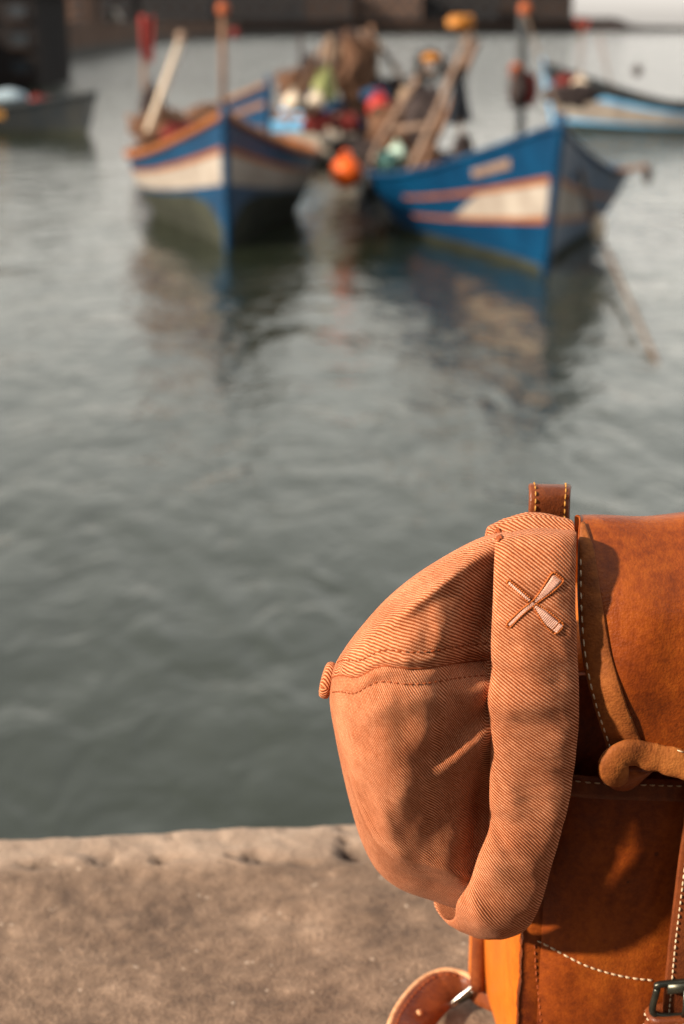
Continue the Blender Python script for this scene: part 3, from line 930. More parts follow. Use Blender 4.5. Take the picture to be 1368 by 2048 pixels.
    run = low[(X[-1] > xcut) & (X[-1] < BAG_W - 0.012)][::-1][::3] + BN * 0.0026 - BZ * 0.0015
    tp = [(1276, 1506, .0575), (1250, 1507, .059), (1232, 1517, .060), (1226, 1534, .059), (1233, 1551, .055), (1246, 1561, .050)]
    cor = np.array([BL(*[float(v) for v in (BP(x, y, o_)[0], o_, BP(x, y, o_)[1])]) for x, y, o_ in tp])
    c_ = catmull(np.concatenate([run, cor]), 150)
    left = np.linspace(0, 1, 150)
    dl = np.r_[0, np.cumsum(np.linalg.norm(np.diff(c_, axis=0), axis=1))]; dl = dl[-1] - dl
    rad = np.interp(dl, [0, .002, .006, .013, .025, .045, .08], [.0030, .0050, .0068, .0080, .0084, .0086, .0086])
    rad = rad * (1 + .07 * fbm(np.stack([dl * 220, dl * 0, dl * 0], -1), 3, 17))
    mb = MB(); mb.tube(c_, rad, 18); flatten(mb, c_, 18, .42); mb.build('rolled_hem', LEATHER_SUEDE, flap)
    mb = MB(); capsule_stitches(mb, low[16:-8] + BN * 0.0048 + BZ * 0.0072, np.tile(BN, (nu - 24, 1)), 0.0036, 0.0030, 0.0005)
    mb.build('hem_stitching', THREAD_CREAM, flap, kind='stuff')
    tp2 = [(1214, 1534, .044), (1228, 1548, .049), (1250, 1557, .050), (1272, 1557, .048), (1288, 1546, .043), (1300, 1532, .036)]
    c2 = catmull(np.array([BL(float(BP(x, y, o_)[0]), o_, float(BP(x, y, o_)[1])) for x, y, o_ in tp2]), 24)
    mb = MB(); strap(mb, c2, np.interp(np.linspace(0, 1, 24), [0, .3, .7, 1], [.007, .0102, .0102, .006]), BN * .85 - BZ * .5, 0.0046)
    tongue = mb.build('folded_corner', LEATHER, flap)
    mb = MB(); capsule_stitches(mb, c2[10:] + BN * .0042 + BZ * .004, np.tile(BN, (14, 1)), 0.003, 0.0014, 0.0005); mb.build('corner_stitching', THREAD_CREAM, flap, kind='stuff')
    # ---- top handle loop
    hc = [(1096, 1060, -0.028), (1097, 1020, -0.027), (1098, 992, -0.029), (1099, 979, -0.034), (1100, 975, -0.043), (1101, 982, -0.052), (1101, 1010, -0.056), (1101, 1060, -0.056)]
    hc = catmull(np.array([BL(float(BP(x, y, o_)[0]), o_, float(BP(x, y, o_)[1])) for x, y, o_ in hc]), 60)
    t_ = np.gradient(hc, axis=0); t_ /= np.linalg.norm(t_, axis=1)[:, None]
    yaw = R(-9)
    wv = BX * math.cos(yaw) * 1.0 + BN * math.sin(yaw) - BZ * 0.10; wv /= np.linalg.norm(wv)
    wv = np.tile(wv, (60, 1)); wv = wv - t_ * (wv * t_).sum(1)[:, None]; wv /= np.linalg.norm(wv, axis=1)[:, None]
    nn = np.cross(wv, t_); nn *= np.sign((nn[5] * BN).sum())
    mb = MB(); mb.ribbon(hc, wv * 0.0122, nn, 0.0034); hd = mb.build('carry_handle', LEATHER_DARK, bag)
    for sg in (-1, 1):
        mb = MB(); capsule_stitches(mb, hc + wv * 0.0092 * sg + nn * 0.0021, nn, 0.0032, 0.0012, 0.00055)
        mb.build('handle_stitching', THREAD_GOLD, hd, kind='stuff')
    # ---- the two front straps with buckle and keeper
    def front_strap(mirror):
        def mx(p):
            if not mirror: return p
            q = np.array(p) - BAG_O
            x = q @ BX
            return np.array(p) + np.outer(BAG_W - 2 * x, BX)
        sx = lambda pix, off: np.array([BL(float(BP(x, y, o_)[0]), o_, float(BP(x, y, o_)[1])) for (x, y), o_ in zip(pix, off)])
        ctr = sx([(1418, 1560), (1409, 1640), (1398, 1720), (1388, 1800), (1378, 1880), (1371, 1950), (1366, 2000), (1361, 2060), (1356, 2110)],
                 [.030, .0335, .036, .0375, .0375, .0365, .035, .032, .028])
        ctr = mx(catmull(ctr, 60))
        mb = MB(); w, n2 = strap(mb, ctr, 0.0125, BN, 0.0032)
        st = mb.build('front_strap', LEATHER_DARK, bag)
        for sg in (-1, 1):
            mb = MB(); capsule_stitches(mb, ctr + w * .0090 * sg + n2 * .0019, n2, 0.0030, 0.0014, 0.00055)
            mb.build('strap_stitching', THREAD_CREAM, st, kind='stuff')
        # buckle frame
        b0 = sx([(1367, 1972)], [.040])[0]
        z_ = BZ * 0.019; x_ = BX * 0.0165
        fr = catmull([b0 - x_, b0 - x_ - z_, b0 + x_ - z_, b0 + x_, b0 + x_ + z_ * .12, b0 - x_ + z_ * .12, b0 - x_], 60)
        mb = MB(); mb.tube(mx(fr), 0.0022, 8)
        bk = mb.build('buckle', BLACK_METAL, st)
        mb = MB(); mb.tube(mx(np.array([b0 - BX * .0105, b0 + BX * .0145])), 0.0040, 14); mb.build('buckle_roller', BLACK_METAL, st)
        mb = MB(); mb.tube(mx(np.array([b0 + BN * .003, b0 + BN * .005 - BZ * .012, b0 + BN * .003 - BZ * .021])), 0.0013, 8); mb.build('buckle_prong', BLACK_METAL, st)
        # keeper loops
        for dz in (-0.0225, -0.031):
            k0 = b0 + BZ * dz - BN * 0.003
            an = np.linspace(0, 2 * math.pi, 40)
            lp = k0 + np.outer(np.sign(np.cos(an)) * np.abs(np.cos(an)) ** .5 * .0175, BX) + np.outer(np.sign(np.sin(an)) * np.abs(np.sin(an)) ** .6 * .0065, BN)
            mb = MB(); mb.tube(mx(lp), 0.0033, 8, cap=False); kp = mb.build('keeper_loop', LEATHER_DARK, st)
            nn_ = (lp - k0); nn_ /= np.linalg.norm(nn_, axis=1)[:, None]
            mb = MB(); capsule_stitches(mb, mx(lp + nn_ * .0033), nn_, 0.003, 0.0016, 0.0005); mb.build('keeper_stitching', THREAD_CREAM, kp, kind='stuff')
    front_strap(False); front_strap(True)
    # ---- shoulder strap lying out on the left, with its buckle
    up_ = catmull([(1000, 1985), (960, 1968), (925, 1948), (887, 1941), (845, 1958), (806, 1998), (783, 2040), (772, 2095), (785, 2150), (840, 2185), (930, 2190)], 90)
    lo_ = catmull([(1000, 2030), (962, 2012), (934, 1996), (914, 2004), (890, 2028), (868, 2056), (856, 2090), (854, 2120), (872, 2160), (915, 2195), (970, 2200)], 90)
    yq = lambda a_: 0.68 / np.tan(PITCH + np.arctan((a_[:, 1] - CY) / F))
    yu = np.minimum(yq(up_) - 0.03, 0.875); yl = np.minimum(yq(lo_) - 0.010, yu - 0.006)
    pu, pl = P(up_[:, 0], up_[:, 1], yu), P(lo_[:, 0], lo_[:, 1], yl)
    c_ = (pu + pl) / 2; wv = (pl - pu) / 2
    t_ = np.gradient(c_, axis=0); nn = np.cross(t_, wv); nn /= np.linalg.norm(nn, axis=1)[:, None]
    nn *= np.sign((nn[40] * (CAM - c_[40])).sum())
    mb = MB(); mb.ribbon(c_, wv, nn, 0.0042); ss = mb.build('shoulder_strap', LEATHER_DARK, bag)
    sgn = 1.0
    mb = MB(); mb.tube(c_ - wv * 0.97 - nn * .001, 0.0026, 8); mb.build('strap_edge', LEATHER_EDGE, ss)
    mb = MB(); capsule_stitches(mb, c_ - wv * 0.74 + nn * .0024, nn, 0.004, 0.0016, 0.0006); mb.build('shoulder_stitching', THREAD_DARK, ss, kind='stuff')
    h0 = c_[38]; mb = MB(); mb.tube(np.array([h0 + nn[38] * .0018, h0 + nn[38] * .0040]), [0.0026, 0.0018], 12); mb.build('rivet', LEATHER_EDGE, ss)
    b0 = P(925, 1990, .858)
    fr = np.array([b0 + np.array(d_) for d_ in ((.010, -.002, .012), (-.007, -.004, -.003), (-.009, .0, -.010), (.006, .004, -.002), (.012, .002, .010), (.010, -.002, .012))])
    MB().tube(catmull(fr, 40), 0.0017, 8).build('strap_buckle', STEEL, ss)
    MB().tube(np.array([b0 + np.array([-.004, .004, -.008]), b0 + np.array([.010, .006, .000])]), 0.0035, 10).build('buckle_bar', BLACK_METAL, ss)


build_backpack()

# ------------------------------------------------------------------ boats
BLUE = M('cobalt_boat_paint', (0.0008, 0.0380, 0.0951), (0.0007, 0.0210, 0.0590), 1.6, 0.45, 0.25, 9, 0.02)
BLUE_LT = M('sky_blue_boat_paint', (0.14, 0.40, 0.66), (0.10, 0.30, 0.52), 1.6, 0.5)
WHITE = M('weathered_white_paint', (0.3206, 0.2858, 0.2439), (0.2091, 0.1742, 0.1464), 1.4, 0.55)
ORANGE_WOOD = M('varnished_orange_wood', (0.2550, 0.0850, 0.0187), (0.1615, 0.0493, 0.0119), 4, 0.5)
BROWN_WOOD = M('brown_wood', (0.20, 0.11, 0.065), (0.11, 0.06, 0.038), 5, 0.7)
PALE_WOOD = M('bleached_wood', (0.2250, 0.1537, 0.1125), (0.1275, 0.0825, 0.0600), 4, 0.7)
BOOT = M('weedy_hull_bottom', (0.0350, 0.0385, 0.0262), (0.0158, 0.0175, 0.0123), 1.2, 0.8)
BOOT_PALE = M('pale_green_hull_bottom', (0.20, 0.22, 0.13), (0.07, 0.08, 0.05), 2.0, 0.8)
DARKHULL = M('tarred_hull_paint', (0.018, 0.024, 0.03), (0.035, 0.036, 0.034), 2, 0.5)
OCHRE = M('ochre_paint', (0.46, 0.24, 0.06), (0.34, 0.16, 0.04), 2, 0.6)
BLACK = M('black_rubber', (0.012, 0.013, 0.014), (0.022, 0.022, 0.022), 5, 0.6)
DARKCLOTH = M('dark_tarred_cloth', (0.012, 0.016, 0.022), (0.022, 0.024, 0.03), 4, 0.9)
NET_MAROON = M('maroon_net', (0.17, 0.030, 0.026), (0.09, 0.018, 0.018), 9, 0.9, 1.0, 25, 0.04)
NET_BROWN = M('brown_net', (0.16, 0.085, 0.05), (0.07, 0.04, 0.03), 8, 0.9, 1.0, 25, 0.04)
NET_OLIVE = M('olive_net', (0.27, 0.30, 0.12), (0.16, 0.17, 0.08), 8, 0.9, 1.0, 25, 0.04)
NET_TAN = M('tan_net', (0.36, 0.27, 0.19), (0.2, 0.13, 0.09), 8, 0.9, 1.0, 25, 0.04)
NET_TEAL = M('teal_net', (0.10, 0.22, 0.20), (0.05, 0.11, 0.11), 8, 0.9, 1.0, 25, 0.04)
NET_DARK = M('dark_net', (0.03, 0.025, 0.028), (0.06, 0.045, 0.04), 8, 0.9, 1.0, 25, 0.04)
RED = M('red_plastic', (0.3640, 0.0210, 0.0154), (0.2520, 0.0140, 0.0112), 3, 0.45)
ORANGE = M('orange_plastic', (0.6800, 0.1105, 0.0127), (0.5610, 0.0765, 0.0085), 3, 0.38)
PALE_BLUE = M('pale_blue_cover', (0.30, 0.38, 0.43), (0.22, 0.29, 0.34), 2, 0.7)
RUST = M('faded_orange_plastic', (0.3220, 0.0770, 0.0210), (0.2240, 0.0490, 0.0140), 3, 0.5)
AMBER = M('amber_plastic', (0.3960, 0.1620, 0.0240), (0.3000, 0.1080, 0.0180), 3, 0.5)
CREAM = M('cream_float', (0.5550, 0.4650, 0.3600), (0.4500, 0.3600, 0.2700), 3, 0.5)
MINT = M('mint_float', (0.50, 0.66, 0.56), (0.38, 0.52, 0.44), 3, 0.5)
ROPE = M('hemp_rope', (0.15, 0.11, 0.08), (0.09, 0.065, 0.05), 20, 0.9)
FLAG_RED = M('faded_maroon_cloth', (0.20, 0.035, 0.03), (0.13, 0.02, 0.02), 5, 0.9)
GLASSY = M('dark_window', (0.02, 0.025, 0.03), (0.03, 0.035, 0.04), 1, 0.1)


class Hull:
    """a double-sided wooden hull: x forward, y to port, z up from the waterline"""
    def __init__(s, L, B, bow, mid, stern, rake=0.12, full=1.7, keel=-0.55, transom=0.62, pbow=0.85, pmid=0.30):
        s.L, s.B, s.bow, s.mid, s.stern, s.rake, s.full, s.keel, s.tr, s.pb, s.pm = L, B, bow, mid, stern, rake, full, keel, transom, pbow, pmid
    def zs(s, u):
        u = np.asarray(u, float)
        f = np.clip((u - .42) / .58, 0, 1); a = np.clip((.42 - u) / .42, 0, 1)
        return s.mid + (s.bow - s.mid) * f ** 1.7 + (s.stern - s.mid) * a ** 2
    def hb(s, u):
        u = np.asarray(u, float)
        f = np.clip((u - .42) / .58, 0, 1); a = np.clip((.42 - u) / .42, 0, 1)
        return s.B / 2 * np.maximum((1 - f ** s.full), 0) * (1 - (1 - s.tr) * a ** 2) + 0.03
    def at(s, u, zf, side, grow=0.0):
        """zf: height as a share of the sheer height (negative below water)"""
        u = np.asarray(u, float); zf = np.asarray(zf, float)
        zs = s.zs(u); z = np.where(zf >= 0, zf * zs, -zf * s.keel)
        w = np.clip((z - s.keel) / (zs - s.keel), 0, None)
        p = s.pm + (s.pb - s.pm) * np.clip((u - .35) / .65, 0, 1) ** 1.2
        y = s.hb(u) * w ** p + grow
        x = -s.L / 2 + s.L * u + s.rake * z * np.clip((u - .7) / .3, 0, 1) ** 2
        return np.stack([x, side * y, z], -1)


def boat(name, stem, psi, hull, label, paint, boot_fn, group=None, bands=(), rail=ORANGE_WOOD, rail_r=0.07, deck=BROWN_WOOD, stemmat=None, boot_mat=BOOT, gunwale_bump=None, band_u=(0, 1), name_plate=False):
    """stem: world xy of the stem at the waterline; psi: heading, degrees to the right of straight at the viewer"""
    h = np.array([math.sin(R(psi)), -math.cos(R(psi))])
    c = np.asarray(stem, float)[:2] - h * hull.L / 2
    rt = root(name, (c[0], c[1], 0.0), R(psi - 90), label=label, category='boat', group=group or 'boats moored in the harbour')
    m = np.array(MW[rt])
    def wd(p): return np.asarray(p, float) @ m[:3, :3].T + m[:3, 3]
    nu = 61
    u = np.linspace(0, 1, nu)
    def strip(nm, lo, hi, mat, u0=0, u1=1, grow=0.0, nz=8):
        """a strake of the planking between two lines, both sides in one shell"""
        uu = np.linspace(u0, u1, nu)
        mb = MB()
        lo_, hi_ = (f(uu) if callable(f) else np.full(nu, f) for f in (lo, hi))
        for sd in (1, -1):
            zf = lo_[:, None] + (hi_ - lo_)[:, None] * np.linspace(0, 1, nz)[None]
            mb.add(wd(hull.at(uu[:, None], zf, sd, grow)), gridf(nu, nz, flip=(sd < 0)))
        return mb.build(nm, mat, rt)
    bands = list(bands)
    strip('hull_bottom', -1.0, boot_fn, boot_mat, nz=14)
    strip('topside', boot_fn, 1.0, paint, nz=12)
    for nm, lo, hi, mat, u0, u1, gr in bands: strip(nm, lo, hi, mat, u0, u1, gr, 5)
    # transom
    zf = np.linspace(-1, 1, 14)
    a = hull.at(np.zeros(14), zf, 1); b = hull.at(np.zeros(14), zf, -1)
    v = np.stack([a, b], 1); obj('transom', wd(v), gridf(14, 2), paint, rt)
    # gunwale rail along both sides, meeting at the stem
    mb = MB()
    for sd in (1, -1):
        p = hull.at(u, np.ones(nu), sd); p[:, 2] += 0.02
        mb.tube(wd(p), rail_r, 8)
    mb.build('gunwale', rail, rt)
    # stem post
    zf = np.linspace(-0.9, 1.08, 20)
    p = hull.at(np.ones(20), zf, 1); p[:, 1] = 0; p[:, 0] += 0.03
    mb = MB(); mb.tube(wd(p), np.linspace(.06, .085, 20), 8); mb.build('stem_post', stemmat or paint, rt)
    # deck and inner bulwark
    mb = MB()
    inn = [hull.at(u, np.ones(nu), sd) for sd in (1, -1)]
    dz = hull.zs(u) - 0.5
    rows = []
    for f in (1, -1):
        q = hull.at(u, dz / hull.zs(u), f); q[:, 1] *= 0.96; rows.append(q)
    mb.add(wd(np.stack(rows, 1)), gridf(nu, 2)); mb.build('deck', deck, rt)
    mb = MB()
    for k, f in enumerate((1, -1)):
        q = hull.at(u, dz / hull.zs(u), f); q[:, 1] *= 0.95; t = hull.at(u, np.full(nu, .995), f); t[:, 1] *= 0.95
        mb.add(wd(np.stack([q, t], 1)), gridf(nu, 2, flip=(f > 0)))
    mb.build('bulwark', deck, rt)
    rt_h[rt] = (hull, wd)
    return rt


rt_h = {}


def part_tube(name, parent, pts, r, mat, n=None):
    pts = np.asarray(pts, float)
    if n: pts = catmull(pts, n)
    return MB().tube(pts, r, 10).build(name, mat, parent)


def pp(*a):
    return np.array([P(x, y, Y) for x, y, Y in a])


# --- the blue boat with the broad white band, bow on
sL = W(455, 497, 0)
hullL = Hull(9.0, 4.1, 2.42, 1.28, 1.35, rake=0.2, full=1.35, pbow=0.55, pmid=0.22)
bootL = lambda u: np.interp(u, [0, .6, .80, .90, .97, 1], [.42, .44, .44, .36, .16, .10])
boatL = boat('fishing_boat', sL, 5, hullL, 'blue fishing boat with one unbroken broad white band, moored bow on', BLUE, bootL,
             bands=[('white_band', .50, .735, WHITE, 0, .995, .014), ('orange_rubbing_strake', .735, .785, ORANGE_WOOD, 0, .995, .03)], boot_mat=BOOT, rail_r=.085)
# --- the blue boat with the white wedge, bow turned right
sR = W(1088, 548, 0)
hullR = Hull(9.2, 5.2, 2.45, 1.12, 1.25, rake=0.33, full=1.2, pbow=0.62, pmid=0.25)
bootR = lambda u: np.interp(u, [0, .5, .85, 1], [.12, .10, .07, .05])
boatR = boat('fishing_boat', sR, 2.5, hullR, 'blue fishing boat with short white wedge between two orange strakes at its bow', BLUE, bootR,
             bands=[('white_wedge', lambda u: .405 + .0 * u, lambda u: .41 + .225 * np.clip((u - .70) / .10, 0, 1), WHITE, .70, .995, .014),
                    ('upper_strake', .635, .685, ORANGE_WOOD, .55, .995, .03), ('lower_strake', .355, .405, ORANGE_WOOD, .55, .995, .03)], boot_mat=BOOT, rail=BLUE, rail_r=.06)
hR, wdR = rt_h[boatR]
# bow number board on the seen side
uu = np.linspace(.80, .90, 12)
mb = MB(); sd = -1
zf = np.linspace(.80, .88, 3)
mb.add(wdR(hR.at(uu[:, None], zf[None] + (uu[:, None] - .85) * .05, sd, .03)), gridf(12, 3, flip=True)); mb.build('name_board', PALE_WOOD, boatR)
# tyres hung along the side
for u_, zf_ in ((.40, .78), (.22, .72), (.06, .6)):
    c0 = wdR(hR.at(np.array(u_), np.array(zf_), -1, .14)); tt_ = wdR(hR.at(np.array(u_ + .02), np.array(zf_), -1, .14)) - c0; tt_ /= np.linalg.norm(tt_)
    an = np.linspace(0, 2 * math.pi, 25)
    ring = c0 + .27 * (np.cos(an)[:, None] * tt_ + np.sin(an)[:, None] * np.array([0, 0, 1.0]))
    MB().tube(ring, .11, 10, cap=False).build('tyre_fender', BLACK, boatR)
# chain and rope down the far bow
part_tube('bow_chain', boatR, pp((1143, 285, 25.6), (1158, 330, 25.4), (1172, 390, 25.2), (1192, 455, 25.1), (1204, 480, 25.0)), .05, ROPE, 30)
MB().blob(P(1197, 457, 24.9), (.13, .13, .24), 10).build('bow_fender', CREAM, boatR)
obj_rope = part_tube('mooring_rope', boatR, np.array([P(1204, 480, 24.9), P(1240, 560, 22.0), P(1280, 650, 18.9), W(1316, 730, -0.02)]), .032, ROPE, 40)
# side boom with a hanging block
part_tube('side_boom', boatR, pp((1215, 345, 27.4), (1262, 338, 27.3), (1300, 332, 27.2)), .05, BROWN_WOOD, 10)
MB().blob(P(1295, 352, 27.2), (.09, .09, .17), 8).build('hanging_block', NET_DARK, boatR)
# gantry of two raking spar pairs at the stern
for a, b, c, r_ in (((742, 372, 30.2), (752, 300, 30.2), (856, 128, 30.6), .062), ((812, 362, 29.6), (862, 250, 29.8), (944, 62, 30.2), .075)):
    part_tube('gantry_spar', boatR, pp(a, b, c), r_, PALE_WOOD, 20)
part_tube('gantry_spar', boatR, pp((832, 362, 30.2), (885, 245, 30.3), (955, 80, 30.5)), .075, BROWN_WOOD, 20)
part_tube('gantry_crossbar', boatR, pp((850, 150, 30.6), (912, 135, 30.2)), .07, PALE_WOOD)
part_tube('gantry_crossbar', boatR, pp((780, 262, 30.4), (862, 250, 29.8)), .07, PALE_WOOD)
an = np.linspace(0, 2 * math.pi, 25)
ctr = P(858, 130, 30.1)
MB().tube(ctr + .24 * np.stack([np.cos(an), 0 * an, np.sin(an)], -1), .085, 8, cap=False).build('net_hauler', BLACK, boatR)
MB().blob(P(864, 116, 29.95), (.20, .14, .10), 8).build('hauler_guard', AMBER, boatR)
# foremast with its stay
part_tube('foremast', boatR, pp((1040, 330, 27.0), (1042, 200, 27.2), (1046, 10, 27.5)), .085, DARKHULL, 12)
part_tube('forestay', boatR, pp((1125, 255, 25.0), (1090, 150, 26.2), (1046, 12, 27.5)), .018, ROPE, 12)

# --- second blue boat behind the bow-on boat
sB = P(531, 300, 37.0); hullB = Hull(8.5, 3.4, 2.55, 1.35, 1.35, rake=.1, full=1.4, pbow=.6)
boatB = boat('fishing_boat', sB, 24, hullB, 'dark blue fishing boat with raised bow partly hidden behind the bow on boat', BLUE, lambda u: 0 * u + .15,
             bands=[('white_band', .48, .62, PALE_WOOD, 0, .99, .014), ('brown_strake', .80, .86, BROWN_WOOD, 0, .995, .03)], rail=BROWN_WOOD, rail_r=.08)
# --- white and light blue boat in the middle
sC = W(706, 337, 0); hullC = Hull(7.5, 3.2, 1.45, 1.05, 1.2, rake=.1, full=1.6)
boatC = boat('fishing_boat', sC, 26, hullC, 'white hulled boat with light blue gunwale loaded with nets in the middle', WHITE, lambda u: 0 * u + .10,
             bands=[('light_blue_strake', .80, .97, BLUE_LT, 0, .995, .02)], rail=BLUE_LT)
boatC2s = W(845, 322, 0); hullC2 = Hull(9.0, 3.4, 1.7, 1.1, 1.2, rake=.1, full=1.6)
boatC2 = boat('fishing_boat', boatC2s, 25, hullC2, 'dark working boat with masts behind the slanting gantry spars', DARKHULL, lambda u: 0 * u + .1,
              bands=[('blue_strake', .72, .92, BLUE, 0, .995, .02)], rail=BROWN_WOOD)
# --- open boat far right
sF = W(1112, 262, 0)
hullF = Hull(9.5, 3.0, 2.5, .95, .75, rake=.25, full=1.6)
boatF = boat('open_boat', sF, -84, hullF, 'open boat with white and light blue side and dark inside, at the right edge', BLUE_LT, lambda u: 0 * u + .14,
             bands=[('white_band', .22, .62, WHITE, .12, .995, .015), ('dark_sheer_strake', .74, 1.0, DARKHULL, 0, .995, .012)], rail=DARKHULL, deck=DARKHULL, rail_r=.08)
# --- low boat at the left edge
sA = W(172, 268, 0)
hullA = Hull(9.0, 2.8, 1.5, .8, .9, rake=.3, full=1.6)
boatA = boat('open_boat', sA, 74, hullA, 'low dark boat with ochre strake and pale cabin cover at the left edge', DARKHULL, lambda u: 0 * u + .12,
             bands=[('ochre_strake', .60, .95, OCHRE, 0, .68, .02), ('white_strake', .30, .58, PALE_WOOD, 0, .5, .018)], rail=DARKHULL, deck=BROWN_WOOD)
hA, wdA = rt_h[boatA]
x0 = P(18, 190, 61)
mb = MB(); mb.blob(P(20, 194, 60.5), (.75, .7, .30), 12, .12, 2, 5); mb.build('cabin_cover', PALE_BLUE, boatA)
MB().blob(P(80, 205, 60.0), (.45, .4, .30), 10, .3, 3, 9).build('net_bundle', NET_MAROON, boatA)


# ------------------------------------------------------------------ things on and about the boats
def heap(label, px, py, Y, rad, mat, seed, amp=.35, category='net'):
    mb = MB(); mb.blob(P(px, py, Y), rad, 16, amp, 2.6, seed)
    rnd = random.Random(seed)
    for k in range(5):    # loops of line lying over the heap
        a0 = rnd.uniform(0, 6.28); c = P(px, py, Y)
        an = np.linspace(0, 2 * math.pi, 20)
        mb.tube(c + np.stack([rad[0] * .8 * np.cos(an) * math.cos(a0), rad[1] * .9 * np.sin(an), rad[2] * (.75 + .2 * np.sin(an * 2 + a0))], -1), .03, 5, cap=False)
    return mb.build('net_heap' if category == 'net' else category + '_heap', mat, label=label, category=category, group='nets and gear on the boats')


def float_ball(label, px, py, Y, r, mat, rope_to=None):
    rt = root('float_buoy', P(px, py, Y) - np.array([0, 0, r]), label=label, category='buoy', group='ball floats about the boats')
    MB().blob(P(px, py, Y), r, 16).build('ball', mat, rt)
    c = P(px, py, Y)
    an = np.linspace(0, 2 * math.pi, 13)
    MB().tube(c + np.array([0, 0, r * 1.12]) + .25 * r * np.stack([np.cos(an), 0 * an, np.sin(an)], -1), r * .09, 6, cap=False).build('eye', mat, rt)
    if rope_to is not None:
        MB().tube(catmull([c + np.array([0, 0, r * 1.2]), (c + rope_to) / 2 + np.array([0, 0, .1]), rope_to], 12), .025, 6).build('lanyard', ROPE, rt)
    return rt


def marker_pole(label, a, b, r, mat, flag=None, floats=()):
    rt = root('marker_pole', P(*a), label=label, category='pole', group='poles standing on the boats')
    MB().tube(np.array([P(*a), P(*b)]), r, 8).build('pole', mat, rt)
    if flag:
        (x, y, Y), w_, h_, fm, sd = flag
        c = P(x, y, Y); U_, V_ = np.meshgrid(np.linspace(0, 1, 10), np.linspace(0, 1, 12), indexing='ij')
        pz = np.stack([c[0] + (U_ - .5) * w_ * (1 - .3 * V_), c[1] + .08 * np.sin(U_ * 9 + V_ * 3 + sd), c[2] + (.5 - V_) * h_ + .04 * np.sin(U_ * 7)], -1)
        pb = pz + np.array([0, .02, 0])
        mb = MB(); mb.add(pz, gridf(10, 12)); mb.add(pb, gridf(10, 12, flip=True)); mb.build('flag', fm, rt)
    for (x, y, Y), rr, fm in floats:
        MB().blob(P(x, y, Y), rr, 10).build('float', fm, rt)
    return rt


float_ball('big orange ball buoy hanging at the stern of the blue boat with the white wedge', 692, 345, 29.6, .315, ORANGE, P(752, 320, 30.2))
float_ball('cream ball float high behind the bow on blue boat', 586, 205, 40.0, .26, CREAM)
float_ball('cream ball float above the light blue gunwale', 658, 282, 39.5, .25, CREAM)
float_ball('pale yellow float below the olive net', 633, 204, 40.5, .24, CREAM)
float_ball('mint green float between the two gantry spars', 794, 312, 31.0, .22, MINT)
float_ball('red float beside the lower gantry spar', 758, 214, 36.0, .30, RED)
float_ball('pale float inside the open boat by the right edge', 1160, 176, 54.0, .36, CREAM)
float_ball('small grey float on the open water far right', 1275, 142, 95.0, .34, NET_DARK)
float_ball('tiny dark float on the open water left of the bow on boat', 220, 351, 41.4, .09, NET_DARK)
heap('larger maroon net heap on the white hulled boat', 640, 248, 40.6, (.50, .5, .27), NET_MAROON, 3)
heap('smaller maroon net heap beside the larger one on the white boat', 697, 247, 40.8, (.36, .4, .24), NET_MAROON, 4)
heap('olive green net hung up above the cream floats', 650, 176, 41.5, (.30, .3, .46), NET_OLIVE, 5)
heap('brown net pile above the high cream float', 590, 165, 42.5, (.55, .5, .36), NET_BROWN, 6)
heap('tangled brown nets on the masts of the dark working boat', 712, 150, 43.0, (.55, .5, 1.0), NET_BROWN, 7, .5)
heap('dark net mass behind the red float', 790, 205, 44.0, (.95, .8, .75), NET_DARK, 8, .4)
heap('brown net mass low between the gantry spars', 790, 275, 34.0, (.70, .6, .75), NET_BROWN, 9, .4)
heap('dark heap under the gantry spars near the stern', 730, 325, 31.5, (.42, .5, .42), NET_DARK, 10, .4)
heap('teal net beside the mint float', 775, 330, 30.4, (.24, .3, .25), NET_TEAL, 11, .4)
heap('blue folded tarpaulin above the maroon net heap', 662, 214, 41.6, (.34, .3, .20), BLUE, 12, .3, 'tarpaulin')
heap('blue tarpaulin over the red float', 752, 190, 38.0, (.36, .3, .18), BLUE, 13, .3, 'tarpaulin')
heap('brown nets piled on the after deck of the bow on boat', 325, 258, 32.5, (.62, .6, .40), NET_BROWN, 14, .4)
heap('dark net bundle at the foot of the pale boom', 305, 220, 33.0, (.24, .3, .42), NET_DARK, 15, .5)
heap('pinkish net pile along the rail of the bow on boat', 360, 268, 31.5, (.40, .5, .20), NET_MAROON, 16, .4)
heap('brown net pile along the rail of the raised bow', 425, 232, 35.0, (.50, .5, .26), NET_BROWN, 17, .4)
heap('dark gear piled inside the open boat at the right', 1140, 190, 53.5, (.85, .6, .36), NET_DARK, 18, .4, 'gear')
heap('red gear piled inside the open boat', 1135, 168, 54.5, (.45, .4, .30), NET_MAROON, 19, .4, 'gear')
heap('dark bundle by the rail of the blue boat below the dark cloth', 926, 305, 28.2, (.20, .2, .34), NET_DARK, 20, .3, 'bundle')
heap('orange and red gear tied to the foremast', 1032, 146, 27.0, (.11, .11, .15), RUST, 21, .3, 'gear')
heap('dark bundle tied to the foremast', 1036, 176, 27.0, (.17, .15, .34), NET_DARK, 22, .3, 'bundle')
heap('maroon bundle tied to the foremast', 1058, 182, 27.1, (.15, .15, .28), NET_MAROON, 23, .3, 'bundle')
heap('amber float bundle at the top of the gantry', 922, 46, 30.1, (.27, .13, .13), AMBER, 24, .2, 'float')
